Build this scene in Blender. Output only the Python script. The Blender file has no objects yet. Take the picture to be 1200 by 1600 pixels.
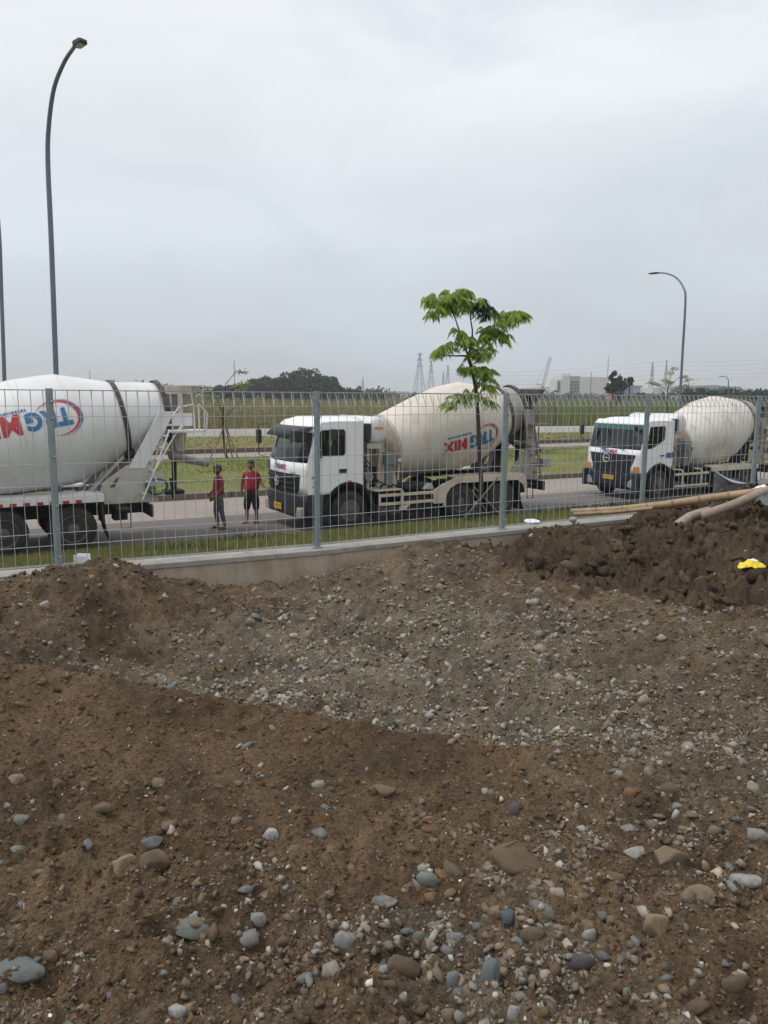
import bpy, bmesh, math, random
import numpy as np
from mathutils import Vector, Matrix, noise as mnoise
random.seed(7)
RNG = np.random.default_rng(11)
R = math.radians
C = bpy.context.scene.collection
S = bpy.context.scene

# ------------------------------------------------------------------ camera
EYE = 3.5
PITCH, ROLL, FPX = R(8.65), R(0.5), 1220.0
cam_d = bpy.data.cameras.new('camera'); cam = bpy.data.objects.new('camera', cam_d); C.objects.link(cam)
cam_d.sensor_fit = 'VERTICAL'; cam_d.sensor_height = 36; cam_d.lens = FPX / 1600 * 36
cam_d.clip_start = 0.05; cam_d.clip_end = 6000
fw = Vector((0, math.cos(PITCH), -math.sin(PITCH))); rt = Vector((1, 0, 0)); upv = rt.cross(fw)
rt2 = rt * math.cos(ROLL) + upv * math.sin(ROLL); up2 = upv * math.cos(ROLL) - rt * math.sin(ROLL)
cam.matrix_world = Matrix(((rt2.x, up2.x, -fw.x, 0), (rt2.y, up2.y, -fw.y, 0), (rt2.z, up2.z, -fw.z, EYE), (0, 0, 0, 1)))
S.camera = cam
S.render.resolution_x, S.render.resolution_y = 768, 1024

# ------------------------------------------------------------------ sky, sun, exposure
SUN_EL, SUN_AZ = R(60), R(-100)         # azimuth clockwise from +Y : high, to the left
w = bpy.data.worlds.new('World'); S.world = w; w.use_nodes = True
nt = w.node_tree; nt.nodes.clear(); N = nt.nodes.new; L = nt.links.new
out = N('ShaderNodeOutputWorld'); bg = N('ShaderNodeBackground'); bg.inputs[1].default_value = 0.1
sky = N('ShaderNodeTexSky'); sky.sky_type = 'NISHITA'; sky.sun_disc = False
sky.sun_elevation = SUN_EL; sky.sun_rotation = SUN_AZ; sky.dust_density = 3
tc = N('ShaderNodeTexCoord'); sep = N('ShaderNodeSeparateXYZ'); L(tc.outputs['Generated'], sep.inputs[0])
ramp = N('ShaderNodeValToRGB'); cr = ramp.color_ramp
stops = [(0.0, (.53, .585, .64)), (.05, (.56, .615, .67)), (.12, (.62, .675, .73)), (.22, (.69, .74, .79)), (.36, (.79, .825, .85)), (.6, (.88, .89, .90)), (1, (.90, .91, .92))]
cr.elements[0].position, cr.elements[0].color = stops[0][0], (*stops[0][1], 1)
cr.elements[1].position, cr.elements[1].color = stops[-1][0], (*stops[-1][1], 1)
for p, c in stops[1:-1]:
    e = cr.elements.new(p); e.color = (*c, 1)
L(sep.outputs[2], ramp.inputs[0])
mp = N('ShaderNodeMapping'); mp.inputs['Scale'].default_value = (1.0, 1.0, 3.2); mp.inputs['Location'].default_value = (.35, .1, .2)
L(tc.outputs['Generated'], mp.inputs[0])
n1 = N('ShaderNodeTexNoise'); n1.inputs['Scale'].default_value = 2.1; n1.inputs['Detail'].default_value = 5; n1.inputs['Roughness'].default_value = .48; n1.inputs['Distortion'].default_value = .35
L(mp.outputs[0], n1.inputs['Vector'])
mr = N('ShaderNodeMapRange'); mr.inputs[1].default_value = .3; mr.inputs[2].default_value = .7; mr.inputs[3].default_value = .90; mr.inputs[4].default_value = 1.11
L(n1.outputs[0], mr.inputs[0])
mul = N('ShaderNodeVectorMath'); mul.operation = 'SCALE'; L(ramp.outputs[0], mul.inputs[0]); L(mr.outputs[0], mul.inputs['Scale'])
mu2 = N('ShaderNodeVectorMath'); mu2.operation = 'SCALE'; nb_ = N('ShaderNodeTexNoise'); nb_.inputs['Scale'].default_value = 1.7; nb_.inputs['Detail'].default_value = 4; nb_.inputs['Distortion'].default_value = .8
mpb = N('ShaderNodeMapping'); mpb.inputs['Scale'].default_value = (1.3, 1.3, 2.2); mpb.inputs['Location'].default_value = (.9, .35, .1); L(tc.outputs['Generated'], mpb.inputs[0]); L(mpb.outputs[0], nb_.inputs['Vector'])
mrb = N('ShaderNodeMapRange'); mrb.inputs[1].default_value = .54; mrb.inputs[2].default_value = .70; mrb.inputs[4].default_value = .6; L(nb_.outputs[0], mrb.inputs[0])
mxb = N('ShaderNodeMixRGB'); L(mrb.outputs[0], mxb.inputs[0]); L(mul.outputs[0], mxb.inputs[1]); mxb.inputs[2].default_value = (.56, .65, .74, 1)
L(mxb.outputs[0], mu2.inputs[0]); mu2.inputs['Scale'].default_value = 10
mix = N('ShaderNodeMixRGB'); mix.inputs[0].default_value = .93; L(sky.outputs[0], mix.inputs[1]); L(mu2.outputs[0], mix.inputs[2])
L(mix.outputs[0], bg.inputs[0]); L(bg.outputs[0], out.inputs[0])
sun_d = bpy.data.lights.new('sun', 'SUN'); sun_d.energy = 1.5; sun_d.angle = R(11); sun_d.color = (1, .965, .92)
sun = bpy.data.objects.new('sun', sun_d); C.objects.link(sun)
sd = Vector((math.sin(SUN_AZ) * math.cos(SUN_EL), math.cos(SUN_AZ) * math.cos(SUN_EL), math.sin(SUN_EL)))
sun.rotation_euler = sd.to_track_quat('Z', 'Y').to_euler(); sun.location = (0, 0, 40)
S.view_settings.view_transform = 'Standard'; S.view_settings.look = 'None'
S.view_settings.exposure = 0.15; S.view_settings.gamma = 1; S.view_settings.use_curve_mapping = False

# ------------------------------------------------------------------ materials
def mat(name, col, rough=.7, metal=0, var=.18, scale=6, bump=.0, bscale=None, dirt=None, dirt_amt=.5, dscale=1.5, spec=.5, obj_random=0, alpha=None, trans=0, detail=6):
    m = bpy.data.materials.new(name); m.use_nodes = True; t = m.node_tree; b = t.nodes['Principled BSDF']
    n = t.nodes.new; l = t.links.new
    tc = n('ShaderNodeTexCoord'); no = n('ShaderNodeTexNoise'); no.inputs['Scale'].default_value = scale; no.inputs['Detail'].default_value = detail
    no.inputs['Roughness'].default_value = .65
    l(tc.outputs['Object'], no.inputs['Vector'])
    mr = n('ShaderNodeMapRange'); mr.inputs[1].default_value = .25; mr.inputs[2].default_value = .75; mr.inputs[3].default_value = 1 - var; mr.inputs[4].default_value = 1 + var
    l(no.outputs[0], mr.inputs[0])
    v = n('ShaderNodeVectorMath'); v.operation = 'SCALE'; v.inputs[0].default_value = col; l(mr.outputs[0], v.inputs['Scale'])
    o = v.outputs[0]
    if dirt:
        n2 = n('ShaderNodeTexNoise'); n2.inputs['Scale'].default_value = dscale; n2.inputs['Detail'].default_value = 8; n2.inputs['Roughness'].default_value = .7
        mp = n('ShaderNodeMapping'); mp.inputs['Scale'].default_value = (1, 1, .45); l(tc.outputs['Object'], mp.inputs[0]); l(mp.outputs[0], n2.inputs['Vector'])
        m2 = n('ShaderNodeMapRange'); m2.inputs[1].default_value = .48; m2.inputs[2].default_value = .72; m2.inputs[3].default_value = 0; m2.inputs[4].default_value = dirt_amt
        l(n2.outputs[0], m2.inputs[0]); mx = n('ShaderNodeMixRGB'); l(m2.outputs[0], mx.inputs[0]); l(o, mx.inputs[1]); mx.inputs[2].default_value = (*dirt, 1); o = mx.outputs[0]
    if obj_random:
        oi = n('ShaderNodeObjectInfo'); m3 = n('ShaderNodeMapRange'); m3.inputs[3].default_value = 1 - obj_random; m3.inputs[4].default_value = 1 + obj_random
        l(oi.outputs['Random'], m3.inputs[0]); v3 = n('ShaderNodeVectorMath'); v3.operation = 'SCALE'; l(o, v3.inputs[0]); l(m3.outputs[0], v3.inputs['Scale']); o = v3.outputs[0]
    l(o, b.inputs['Base Color'])
    b.inputs['Roughness'].default_value = rough; b.inputs['Metallic'].default_value = metal; b.inputs['Specular IOR Level'].default_value = spec
    if trans: b.inputs['Transmission Weight'].default_value = trans
    if bump:
        nb = n('ShaderNodeTexNoise'); nb.inputs['Scale'].default_value = bscale or scale * 4; nb.inputs['Detail'].default_value = 5
        l(tc.outputs['Object'], nb.inputs['Vector']); bp = n('ShaderNodeBump'); bp.inputs['Strength'].default_value = bump; bp.inputs['Distance'].default_value = .02
        l(nb.outputs[0], bp.inputs['Height']); l(bp.outputs[0], b.inputs['Normal'])
    m.diffuse_color = (*col, 1)
    return m
def attr_mat(name, rough=.85, bump=.3, bscale=60, var=.2, scale=30):
    m = bpy.data.materials.new(name); m.use_nodes = True; t = m.node_tree; b = t.nodes['Principled BSDF']; n = t.nodes.new; l = t.links.new
    a = n('ShaderNodeAttribute'); a.attribute_name = 'stone_colour'
    tc = n('ShaderNodeTexCoord'); no = n('ShaderNodeTexNoise'); no.inputs['Scale'].default_value = scale; no.inputs['Detail'].default_value = 5; l(tc.outputs['Object'], no.inputs['Vector'])
    mr = n('ShaderNodeMapRange'); mr.inputs[1].default_value = .3; mr.inputs[2].default_value = .7; mr.inputs[3].default_value = 1 - var; mr.inputs[4].default_value = 1 + var; l(no.outputs[0], mr.inputs[0])
    v = n('ShaderNodeVectorMath'); v.operation = 'SCALE'; l(a.outputs['Color'], v.inputs[0]); l(mr.outputs[0], v.inputs['Scale']); l(v.outputs[0], b.inputs['Base Color'])
    b.inputs['Roughness'].default_value = rough; b.inputs['Specular IOR Level'].default_value = .3
    nb = n('ShaderNodeTexNoise'); nb.inputs['Scale'].default_value = bscale; l(tc.outputs['Object'], nb.inputs['Vector']); bp = n('ShaderNodeBump'); bp.inputs['Strength'].default_value = bump; bp.inputs['Distance'].default_value = .01
    l(nb.outputs[0], bp.inputs['Height']); l(bp.outputs[0], b.inputs['Normal'])
    return m
M = dict(
    galv=mat('galvanised_steel', (.42, .45, .47), .5, .25, .25, 25),
    post=mat('galvanised_post', (.24, .295, .315), .5, .3, .2, 12, dirt=(.28, .26, .23), dirt_amt=.4, dscale=6),
    lamp=mat('lamp_pole_steel', (.14, .17, .21), .5, .4, .15, 5, dirt=(.25, .24, .22), dirt_amt=.3, dscale=3),
    lampdark=mat('lamp_head_black', (.03, .035, .045), .5),
    concrete=mat('wall_concrete', (.45, .375, .285), .9, 0, .14, 4, .25, 40, dirt=(.20, .14, .09), dirt_amt=.75, dscale=2.6),
    cap=mat('wall_cap_concrete', (.33, .315, .285), .9, 0, .15, 8, .3, 50, dirt=(.17, .14, .11), dirt_amt=.6, dscale=4),
    white=mat('white_truck_paint', (.68, .68, .69), .35, 0, .04, 3, dirt=(.42, .37, .31), dirt_amt=.30, dscale=2.2),
    cabwhite=mat('white_cab_paint', (.80, .81, .83), .22, 0, .03, 3, dirt=(.5, .46, .4), dirt_amt=.16, dscale=2.5),
    cream=mat('cream_dirty_paint', (.58, .51, .42), .6, 0, .15, 5, dirt=(.22, .16, .11), dirt_amt=.7, dscale=3),
    greypaint=mat('grey_pedestal_paint', (.46, .44, .41), .55, 0, .12, 4, dirt=(.24, .2, .16), dirt_amt=.5, dscale=3),
    black=mat('black_plastic', (.018, .02, .023), .55, 0, .3, 10),
    chassis=mat('chassis_black', (.014, .014, .015), .75, 0, .4, 8, dirt=(.09, .075, .06), dirt_amt=.45, dscale=4),
    darkgrey=mat('dark_grey_plastic', (.022, .027, .033), .5, 0, .2, 8, dirt=(.09, .08, .07), dirt_amt=.3, dscale=3),
    tyre=mat('tyre_rubber', (.022, .022, .022), .85, 0, .25, 12, .2, 60, dirt=(.085, .07, .055), dirt_amt=.45, dscale=4),
    rimshade=mat('shaded_wheel_rim', (.028, .027, .026), .8, 0, .3, 12, dirt=(.09, .075, .06), dirt_amt=.4, dscale=6),  # rear rim dish: shade of its recess put into a darker colour
    rim=mat('dusty_wheel_rim', (.10, .095, .09), .7, .2, .3, 12, dirt=(.24, .20, .16), dirt_amt=.5, dscale=6),
    hub=mat('hub_metal', (.25, .25, .25), .5, .5, .3, 20),
    chrome=mat('chrome', (.62, .63, .65), .3, .5, .1, 20),
    seat=mat('seat_fabric', (.05, .06, .08), .9),
    red=mat('logo_red', (.45, .035, .055), .5, var=.1), blue=mat('logo_blue', (.03, .15, .36), .5, var=.1),
    navy=mat('number_navy', (.02, .03, .14), .5), reflred=mat('reflector_red', (.35, .02, .03), .4), amber=mat('amber_lens', (.75, .22, .03), .25),
    lens=mat('lamp_lens', (.35, .37, .38), .15, .3), plate=mat('number_plate_yellow', (.62, .38, .03), .5, var=.15, scale=30),
    orange=mat('orange_sticker', (.75, .28, .04), .5), greyseal=mat('control_box_grey', (.16, .18, .19), .6),
    beltdark=mat('drum_band_dark', (.05, .045, .04), .8, 0, .3, 10, dirt=(.3, .27, .23), dirt_amt=.6, dscale=7),
    asphalt=mat('road_concrete', (.27, .235, .205), .9, 0, .12, .6, .25, 30, dirt=(.20, .165, .135), dirt_amt=.6, dscale=.5),
    asphalt2=mat('road_dark', (.135, .12, .11), .9, 0, .12, .6, .3, 40, dirt=(.17, .14, .115), dirt_amt=.6, dscale=.8),
    kerb=mat('kerb_concrete', (.17, .135, .105), .9, 0, .2, 2, .3, 20, dirt=(.07, .055, .045), dirt_amt=.6, dscale=1.2),
    farwall=mat('whitewashed_wall', (.84, .83, .80), .8, 0, .06, .5, dirt=(.45, .42, .38), dirt_amt=.4, dscale=.4),
    bark=mat('sapling_bark', (.045, .033, .026), .9, 0, .3, 20, .4, 50, dirt=(.12, .10, .08), dirt_amt=.5, dscale=8),
    stake=mat('weathered_stake_wood', (.20, .155, .12), .85, 0, .25, 12, .3, 50),
    bamboo=mat('bamboo', (.34, .235, .14), .6, 0, .18, 9, .2, 60, dirt=(.16, .11, .075), dirt_amt=.6, dscale=6),
    greywood=mat('grey_weathered_wood', (.33, .265, .215), .85, 0, .2, 14, .5, 50, dirt=(.14, .10, .08), dirt_amt=.6, dscale=5),
    yellow=mat('yellow_plastic', (.78, .58, .02), .35, 0, .1, 15, .4, 30), whitebag=mat('white_plastic', (.72, .74, .78), .5, 0, .06, 15, .3, 30),
    tarp=mat('grey_green_tarpaulin', (.09, .105, .10), .6, 0, .2, 8, .4, 20, dirt=(.2, .17, .14), dirt_amt=.4, dscale=5),
    skin=mat('brown_skin', (.20, .10, .065), .55, var=.08), redshirt=mat('red_polo_cloth', (.27, .022, .035), .85, 0, .15, 18, .3, 25),
    maroon=mat('maroon_shirt_cloth', (.25, .025, .035), .85, 0, .15, 18, .3, 25), jeans=mat('grey_jeans', (.075, .08, .095), .9, 0, .2, 18, .3, 30),
    shorts=mat('black_shorts_cloth', (.012, .012, .014), .9), hair=mat('black_hair', (.012, .01, .009), .7), eye=mat('eye_white', (.6, .58, .55), .4), lip=mat('lip', (.13, .05, .045), .5),
    sandal=mat('sandal_brown', (.05, .035, .028), .8), tower=mat('pylon_steel', (.16, .18, .20), .7, .2), cranered=mat('crane_red', (.28, .07, .05), .7),
    bldwhite=mat('factory_white', (.55, .54, .56), .8, 0, .04, .1), bldgrey=mat('factory_grey', (.33, .35, .37), .8, 0, .1, .1), bldblue=mat('factory_blue', (.12, .20, .32), .7), blddark=mat('window_dark', (.05, .055, .065), .4), bldorange=mat('orange_shed', (.6, .16, .08), .7), wire=mat('power_line', (.1, .11, .12), .7),
    green=mat('green_hose', (.03, .13, .08), .5), bolt=mat('bolt_metal', (.35, .35, .34), .4, .7),
)
def glass_mat(name, col, rough=.03):
    m = bpy.data.materials.new(name); m.use_nodes = True; t = m.node_tree; t.nodes.clear(); n = t.nodes.new; l = t.links.new
    o = n('ShaderNodeOutputMaterial'); mx = n('ShaderNodeMixShader'); tr = n('ShaderNodeBsdfTransparent'); gl = n('ShaderNodeBsdfGlossy'); fr = n('ShaderNodeFresnel')
    fr.inputs[0].default_value = 1.6; tr.inputs[0].default_value = (*col, 1); gl.inputs['Roughness'].default_value = rough
    l(fr.outputs[0], mx.inputs[0]); l(tr.outputs[0], mx.inputs[1]); l(gl.outputs[0], mx.inputs[2]); l(mx.outputs[0], o.inputs[0])
    return m
M['glass'] = glass_mat('windscreen_glass', (.80, .90, .86)); M['sideglass'] = glass_mat('side_window_glass', (.48, .54, .54)); M['tint'] = mat('green_tint_band', (.045, .115, .11), .12); M['navyblack'] = mat('navy_black_paint', (.010, .014, .028), .4, 0, .2, 8, dirt=(.07, .06, .055), dirt_amt=.3, dscale=3)
def leaf_mat(name, c1, c2, rough=.55, transl=.25):
    m = bpy.data.materials.new(name); m.use_nodes = True; t = m.node_tree; b = t.nodes['Principled BSDF']; n = t.nodes.new; l = t.links.new
    tc = n('ShaderNodeTexCoord'); geo = n('ShaderNodeNewGeometry'); no = n('ShaderNodeTexNoise'); no.inputs['Scale'].default_value = 1.3; l(geo.outputs['Position'], no.inputs['Vector'])
    ad = n('ShaderNodeMath'); ad.operation = 'ADD'; l(no.outputs[0], ad.inputs[0]); m2 = n('ShaderNodeMath'); m2.operation = 'MULTIPLY_ADD'; l(geo.outputs['Random Per Island'], m2.inputs[0]); m2.inputs[1].default_value = .7; m2.inputs[2].default_value = -.35
    l(m2.outputs[0], ad.inputs[1]); mx = n('ShaderNodeMixRGB'); l(ad.outputs[0], mx.inputs[0]); mx.inputs[1].default_value = (*c1, 1); mx.inputs[2].default_value = (*c2, 1); ad.use_clamp = True
    l(mx.outputs[0], b.inputs['Base Color']); b.inputs['Roughness'].default_value = rough; b.inputs['Specular IOR Level'].default_value = .3
    ts = n('ShaderNodeBsdfTranslucent'); l(mx.outputs[0], ts.inputs[0]); ms = n('ShaderNodeMixShader'); ms.inputs[0].default_value = transl
    l(b.outputs[0], ms.inputs[1]); l(ts.outputs[0], ms.inputs[2]); l(ms.outputs[0], t.nodes['Material Output'].inputs[0])
    return m
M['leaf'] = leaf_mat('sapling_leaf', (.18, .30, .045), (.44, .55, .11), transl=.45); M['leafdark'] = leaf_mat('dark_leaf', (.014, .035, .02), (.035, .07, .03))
M['farleaf'] = leaf_mat('far_foliage', (.010, .034, .022), (.028, .070, .030), transl=.1); M['paleleaf'] = leaf_mat('pale_leaf', (.16, .19, .09), (.32, .34, .18))
M['grass'] = leaf_mat('verge_grass', (.085, .10, .025), (.26, .25, .09)); M['grass2'] = leaf_mat('median_grass', (.115, .135, .025), (.22, .235, .055)); M['grass3'] = leaf_mat('far_median_grass', (.09, .085, .02), (.18, .155, .04))
M['reed'] = leaf_mat('tall_field_grass', (.14, .125, .05), (.30, .26, .125)); M['reedgreen'] = leaf_mat('field_scrub', (.075, .11, .035), (.22, .24, .08))

# ------------------------------------------------------------------ object helpers
def tag(o, label=None, cat=None, group=None, kind=None):
    if label: o['label'] = label
    if cat: o['category'] = cat
    if group: o['group'] = group
    if kind: o['kind'] = kind
    return o
def empty(name, label=None, cat=None, loc=(0, 0, 0), rz=0, group=None):
    o = bpy.data.objects.new(name, None); C.objects.link(o); o.location = loc; o.rotation_euler = (0, 0, rz); o.empty_display_size = .2
    return tag(o, label, cat, group)
class MB:
    def __init__(s): s.v = []; s.f = []
    def add(s, vs, fs):
        b = len(s.v); s.v += [tuple(v) for v in vs]; s.f += [tuple(b + i for i in f) for f in fs]; return s
    def box(s, x0, x1, y0, y1, z0, z1):
        return s.add([(x, y, z) for x in (x0, x1) for y in (y0, y1) for z in (z0, z1)], [(0, 1, 3, 2), (4, 6, 7, 5), (0, 4, 5, 1), (2, 3, 7, 6), (0, 2, 6, 4), (1, 5, 7, 3)])
    def bar(s, p, q, wd, h=None, up=(0, 0, 1)):
        p, q = Vector(p), Vector(q); d = (q - p).normalized(); a = d.cross(Vector(up))
        if a.length < 1e-4: a = d.cross(Vector((1, 0, 0)))
        a.normalize(); b = a.cross(d); h = h or wd; a = a * wd / 2; b = b * h / 2
        return s.add([c + i * a + j * b for c in (p, q) for i in (-1, 1) for j in (-1, 1)], [(0, 1, 3, 2), (4, 6, 7, 5), (0, 4, 5, 1), (2, 3, 7, 6), (0, 2, 6, 4), (1, 5, 7, 3)])
    def tube(s, pts, r, seg=8, cap=True):
        pts = [Vector(p) for p in pts]; n = len(pts); rs = r if hasattr(r, '__len__') else [r] * n
        vs = []; prev = None
        for i, p in enumerate(pts):
            d = (pts[min(i + 1, n - 1)] - pts[max(i - 1, 0)]).normalized()
            if prev is None:
                a = d.cross(Vector((0, 0, 1)))
                if a.length < 1e-3: a = d.cross(Vector((0, 1, 0)))
            else: a = prev - d * prev.dot(d)
            a.normalize(); prev = a; b = d.cross(a)
            vs += [p + (a * math.cos(2 * math.pi * k / seg) + b * math.sin(2 * math.pi * k / seg)) * rs[i] for k in range(seg)]
        fs = [(i * seg + k, i * seg + (k + 1) % seg, (i + 1) * seg + (k + 1) % seg, (i + 1) * seg + k) for i in range(n - 1) for k in range(seg)]
        if cap: fs += [tuple(range(seg - 1, -1, -1)), tuple((n - 1) * seg + k for k in range(seg))]
        return s.add(vs, fs)
    def lathe(s, prof, o, ax, seg=32, ref=(0, 0, 1), close=False):
        o, ax = Vector(o), Vector(ax).normalized(); a = Vector(ref); a = (a - ax * a.dot(ax)).normalized(); b = ax.cross(a)
        vs = [o + ax * t + (a * math.cos(2 * math.pi * k / seg) + b * math.sin(2 * math.pi * k / seg)) * r for t, r in prof for k in range(seg)]
        n = len(prof)
        fs = [(i * seg + k, i * seg + (k + 1) % seg, (i + 1) * seg + (k + 1) % seg, (i + 1) * seg + k) for i in range(n - 1) for k in range(seg)]
        if prof[0][1] > 1e-3 and not close: fs.append(tuple(range(seg - 1, -1, -1)))
        if prof[-1][1] > 1e-3 and not close: fs.append(tuple((n - 1) * seg + k for k in range(seg)))
        return s.add(vs, fs)
    def prism(s, pts, y0, y1, ax='y'):
        # outline (a,b) in xz extruded along y (ax='y'); in xy along z (ax='z'); in yz along x (ax='x')
        g = {'y': lambda p, t: (p[0], t, p[1]), 'z': lambda p, t: (p[0], p[1], t), 'x': lambda p, t: (t, p[0], p[1])}[ax]
        n = len(pts); return s.add([g(p, y0) for p in pts] + [g(p, y1) for p in pts], [tuple(range(n)), tuple(range(2 * n - 1, n - 1, -1))] + [(i, n + i, n + (i + 1) % n, (i + 1) % n) for i in range(n)])
    def grid(s, rows):
        m = len(rows[0]); return s.add([p for r_ in rows for p in r_], [(i * m + k, i * m + k + 1, (i + 1) * m + k + 1, (i + 1) * m + k) for i in range(len(rows) - 1) for k in range(m - 1)])
    def ball(s, c, r, seg=12, rings=8):
        rx, ry, rz = r if hasattr(r, '__len__') else (r, r, r); vs = []
        for i in range(rings + 1):
            t = math.pi * i / rings; vs += [(c[0] + rx * math.sin(t) * math.cos(2 * math.pi * k / seg), c[1] + ry * math.sin(t) * math.sin(2 * math.pi * k / seg), c[2] + rz * math.cos(t)) for k in range(seg)]
        return s.add(vs, [(i * seg + k, i * seg + (k + 1) % seg, (i + 1) * seg + (k + 1) % seg, (i + 1) * seg + k) for i in range(rings) for k in range(seg)])
    def build(s, name, m, parent=None, smooth=False, bevel=0, solid=0, loc=None, fix=True):
        me = bpy.data.meshes.new(name); me.from_pydata(s.v, [], s.f); me.materials.append(M[m] if isinstance(m, str) else m)
        if fix and len(s.f) < 60000:
            bm = bmesh.new(); bm.from_mesh(me); bmesh.ops.recalc_face_normals(bm, faces=bm.faces); bm.to_mesh(me); bm.free()
        if smooth:
            me.polygons.foreach_set('use_smooth', [True] * len(me.polygons))
            try: me.set_sharp_from_angle(angle=R(40))
            except Exception: pass
        o = bpy.data.objects.new(name, me); C.objects.link(o)
        if loc: o.location = loc
        if solid:
            q = o.modifiers.new('s', 'SOLIDIFY'); q.thickness = solid; q.offset = -1
        if bevel:
            q = o.modifiers.new('b', 'BEVEL'); q.width = bevel; q.segments = 2; q.limit_method = 'ANGLE'; q.angle_limit = R(35)
        if parent is not None: o.parent = parent
        return o
def mesh_np(name, V, F, m, col=None, smooth=False):
    me = bpy.data.meshes.new(name); k = F.shape[1]
    me.vertices.add(len(V)); me.vertices.foreach_set('co', V.astype(np.float32).ravel())
    me.loops.add(F.size); me.loops.foreach_set('vertex_index', F.astype(np.int32).ravel())
    me.polygons.add(len(F)); me.polygons.foreach_set('loop_start', np.arange(0, F.size, k, dtype=np.int32)); me.polygons.foreach_set('loop_total', np.full(len(F), k, dtype=np.int32))
    if smooth: me.polygons.foreach_set('use_smooth', np.ones(len(F), dtype=bool))
    me.update(calc_edges=True)
    if col is not None:
        a = me.color_attributes.new('stone_colour', 'FLOAT_COLOR', 'POINT'); cc = np.ones((len(V), 4), np.float32); cc[:, :3] = col; a.data.foreach_set('color', cc.ravel())
    me.materials.append(m)
    return me
def text_mesh(txt, size):
    cu = bpy.data.curves.new('t', 'FONT'); cu.body = txt; cu.size = size; cu.resolution_u = 3; cu.offset = size * .05; cu.space_character = 1.1
    o = bpy.data.objects.new('t', cu); C.objects.link(o); dg = bpy.context.evaluated_depsgraph_get(); me = bpy.data.meshes.new_from_object(o.evaluated_get(dg))
    bm = bmesh.new(); bm.from_mesh(me); bmesh.ops.remove_doubles(bm, verts=bm.verts, dist=1e-5)
    hs = [v.co.y for v in bm.verts]; lo, hi = min(hs), max(hs); k = 1
    while lo + k * .09 < hi:
        bmesh.ops.bisect_plane(bm, geom=bm.verts[:] + bm.edges[:] + bm.faces[:], plane_co=(0, lo + k * .09, 0), plane_no=(0, 1, 0)); k += 1
    hs = [v.co.x for v in bm.verts]; lo, hi = min(hs), max(hs); k = 1
    while size > .3 and lo + k * .07 < hi:
        bmesh.ops.bisect_plane(bm, geom=bm.verts[:] + bm.edges[:] + bm.faces[:], plane_co=(lo + k * .07, 0, 0), plane_no=(1, 0, 0)); k += 1
    bmesh.ops.triangulate(bm, faces=bm.faces)
    vs = [v.co.copy() for v in bm.verts]; fs = [tuple(v.index for v in f.verts) for f in bm.faces]; bm.free(); bpy.data.objects.remove(o); bpy.data.meshes.remove(me); bpy.data.curves.remove(cu)
    return vs, fs
def fbm(x, y, scale=1, octv=5, seed=0, gain=.5):
    out = np.zeros_like(x); amp = 1
    for o in range(octv):
        X = x * scale + 17.3 * (o + seed); Y = y * scale - 9.7 * (o + 2 * seed); xi = np.floor(X).astype(np.int64); yi = np.floor(Y).astype(np.int64); fx = X - xi; fy = Y - yi
        def h(i, j):
            n = (i * 374761393 + j * 668265263 + (seed + o) * 69069) & 0xffffffff; n = ((n ^ (n >> 13)) * 1274126177) & 0xffffffff; a = ((n ^ (n >> 16)) & 0xffff) / 65536 * 2 * np.pi
            return np.cos(a), np.sin(a)
        def d(i, j):
            gx, gy = h(xi + i, yi + j); return gx * (fx - i) + gy * (fy - j)
        ux = fx * fx * fx * (fx * (fx * 6 - 15) + 10); uy = fy * fy * fy * (fy * (fy * 6 - 15) + 10)
        out += amp * ((d(0, 0) * (1 - ux) + d(1, 0) * ux) * (1 - uy) + (d(0, 1) * (1 - ux) + d(1, 1) * ux) * uy); amp *= gain; scale *= 2.03
    return out
TH = R(28.7); UX, UY = math.cos(TH), math.sin(TH)
def W(u, v, z=0): return Vector((u * UX - v * UY, u * UY + v * UX, z))     # street frame: u along the road, v across it
def ray(px, py): return fw + rt2 * ((px - 600) / FPX) + up2 * ((800 - py) / FPX)
def on_z(px, py, z):
    d = ray(px, py); t = (z - EYE) / d.z; return Vector((d.x * t, d.y * t, z))
def on_y(px, py, Y):
    d = ray(px, py); t = Y / d.y; return Vector((d.x * t, Y, EYE + d.z * t))
# ================================================================== SETTING
def strip(name, v0, v1, z0, z1, m, u0=-25, u1=170, nu=60, nv=6, kind='structure', amp=0):
    mb = MB(); mb.grid([[W(u0 + (u1 - u0) * i / nu, v0 + (v1 - v0) * j / nv, z0 + (z1 - z0) * j / nv + (amp * mnoise.noise(Vector((i * .6, j * .7, v0))) if 0 < j < nv else 0)) for i in range(nu + 1)] for j in range(nv + 1)])
    return tag(mb.build(name, m, smooth=True), kind=kind)
gm = mat('open_ground', (.13, .12, .045), .95, 0, .25, .02, dirt=(.07, .085, .03), dirt_amt=.6, dscale=.015)
mb = MB(); mb.grid([[(x, y, -.07) for x in np.linspace(-2500, 2500, 21)] for y in np.linspace(-2400, 2600, 21)]); tag(mb.build('ground', gm), kind='structure')
vg = mat('verge_turf', (.13, .125, .045), .95, 0, .35, 3, .6, 25, dirt=(.13, .09, .055), dirt_amt=.7, dscale=.8)
mg = mat('median_turf', (.135, .15, .032), .95, 0, .22, 1.1, .6, 30, dirt=(.15, .125, .04), dirt_amt=.55, dscale=.35)
fg = mat('far_median_turf', (.17, .155, .045), .95, 0, .3, .8, .6, 20, dirt=(.12, .08, .045), dirt_amt=.6, dscale=.25)
fm = mat('field_soil', (.19, .17, .075), .95, 0, .35, .3, dirt=(.09, .10, .035), dirt_amt=.6, dscale=.05)
strip('grass_verge', 7.3, 17.6, 1.78, .05, vg, nv=20, nu=160, amp=.05)
strip('road', 17.5, 21.45, .0, .0, 'asphalt2', nv=2)
strip('road', 21.45, 25.3, .004, .004, 'asphalt', nv=2)
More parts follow.
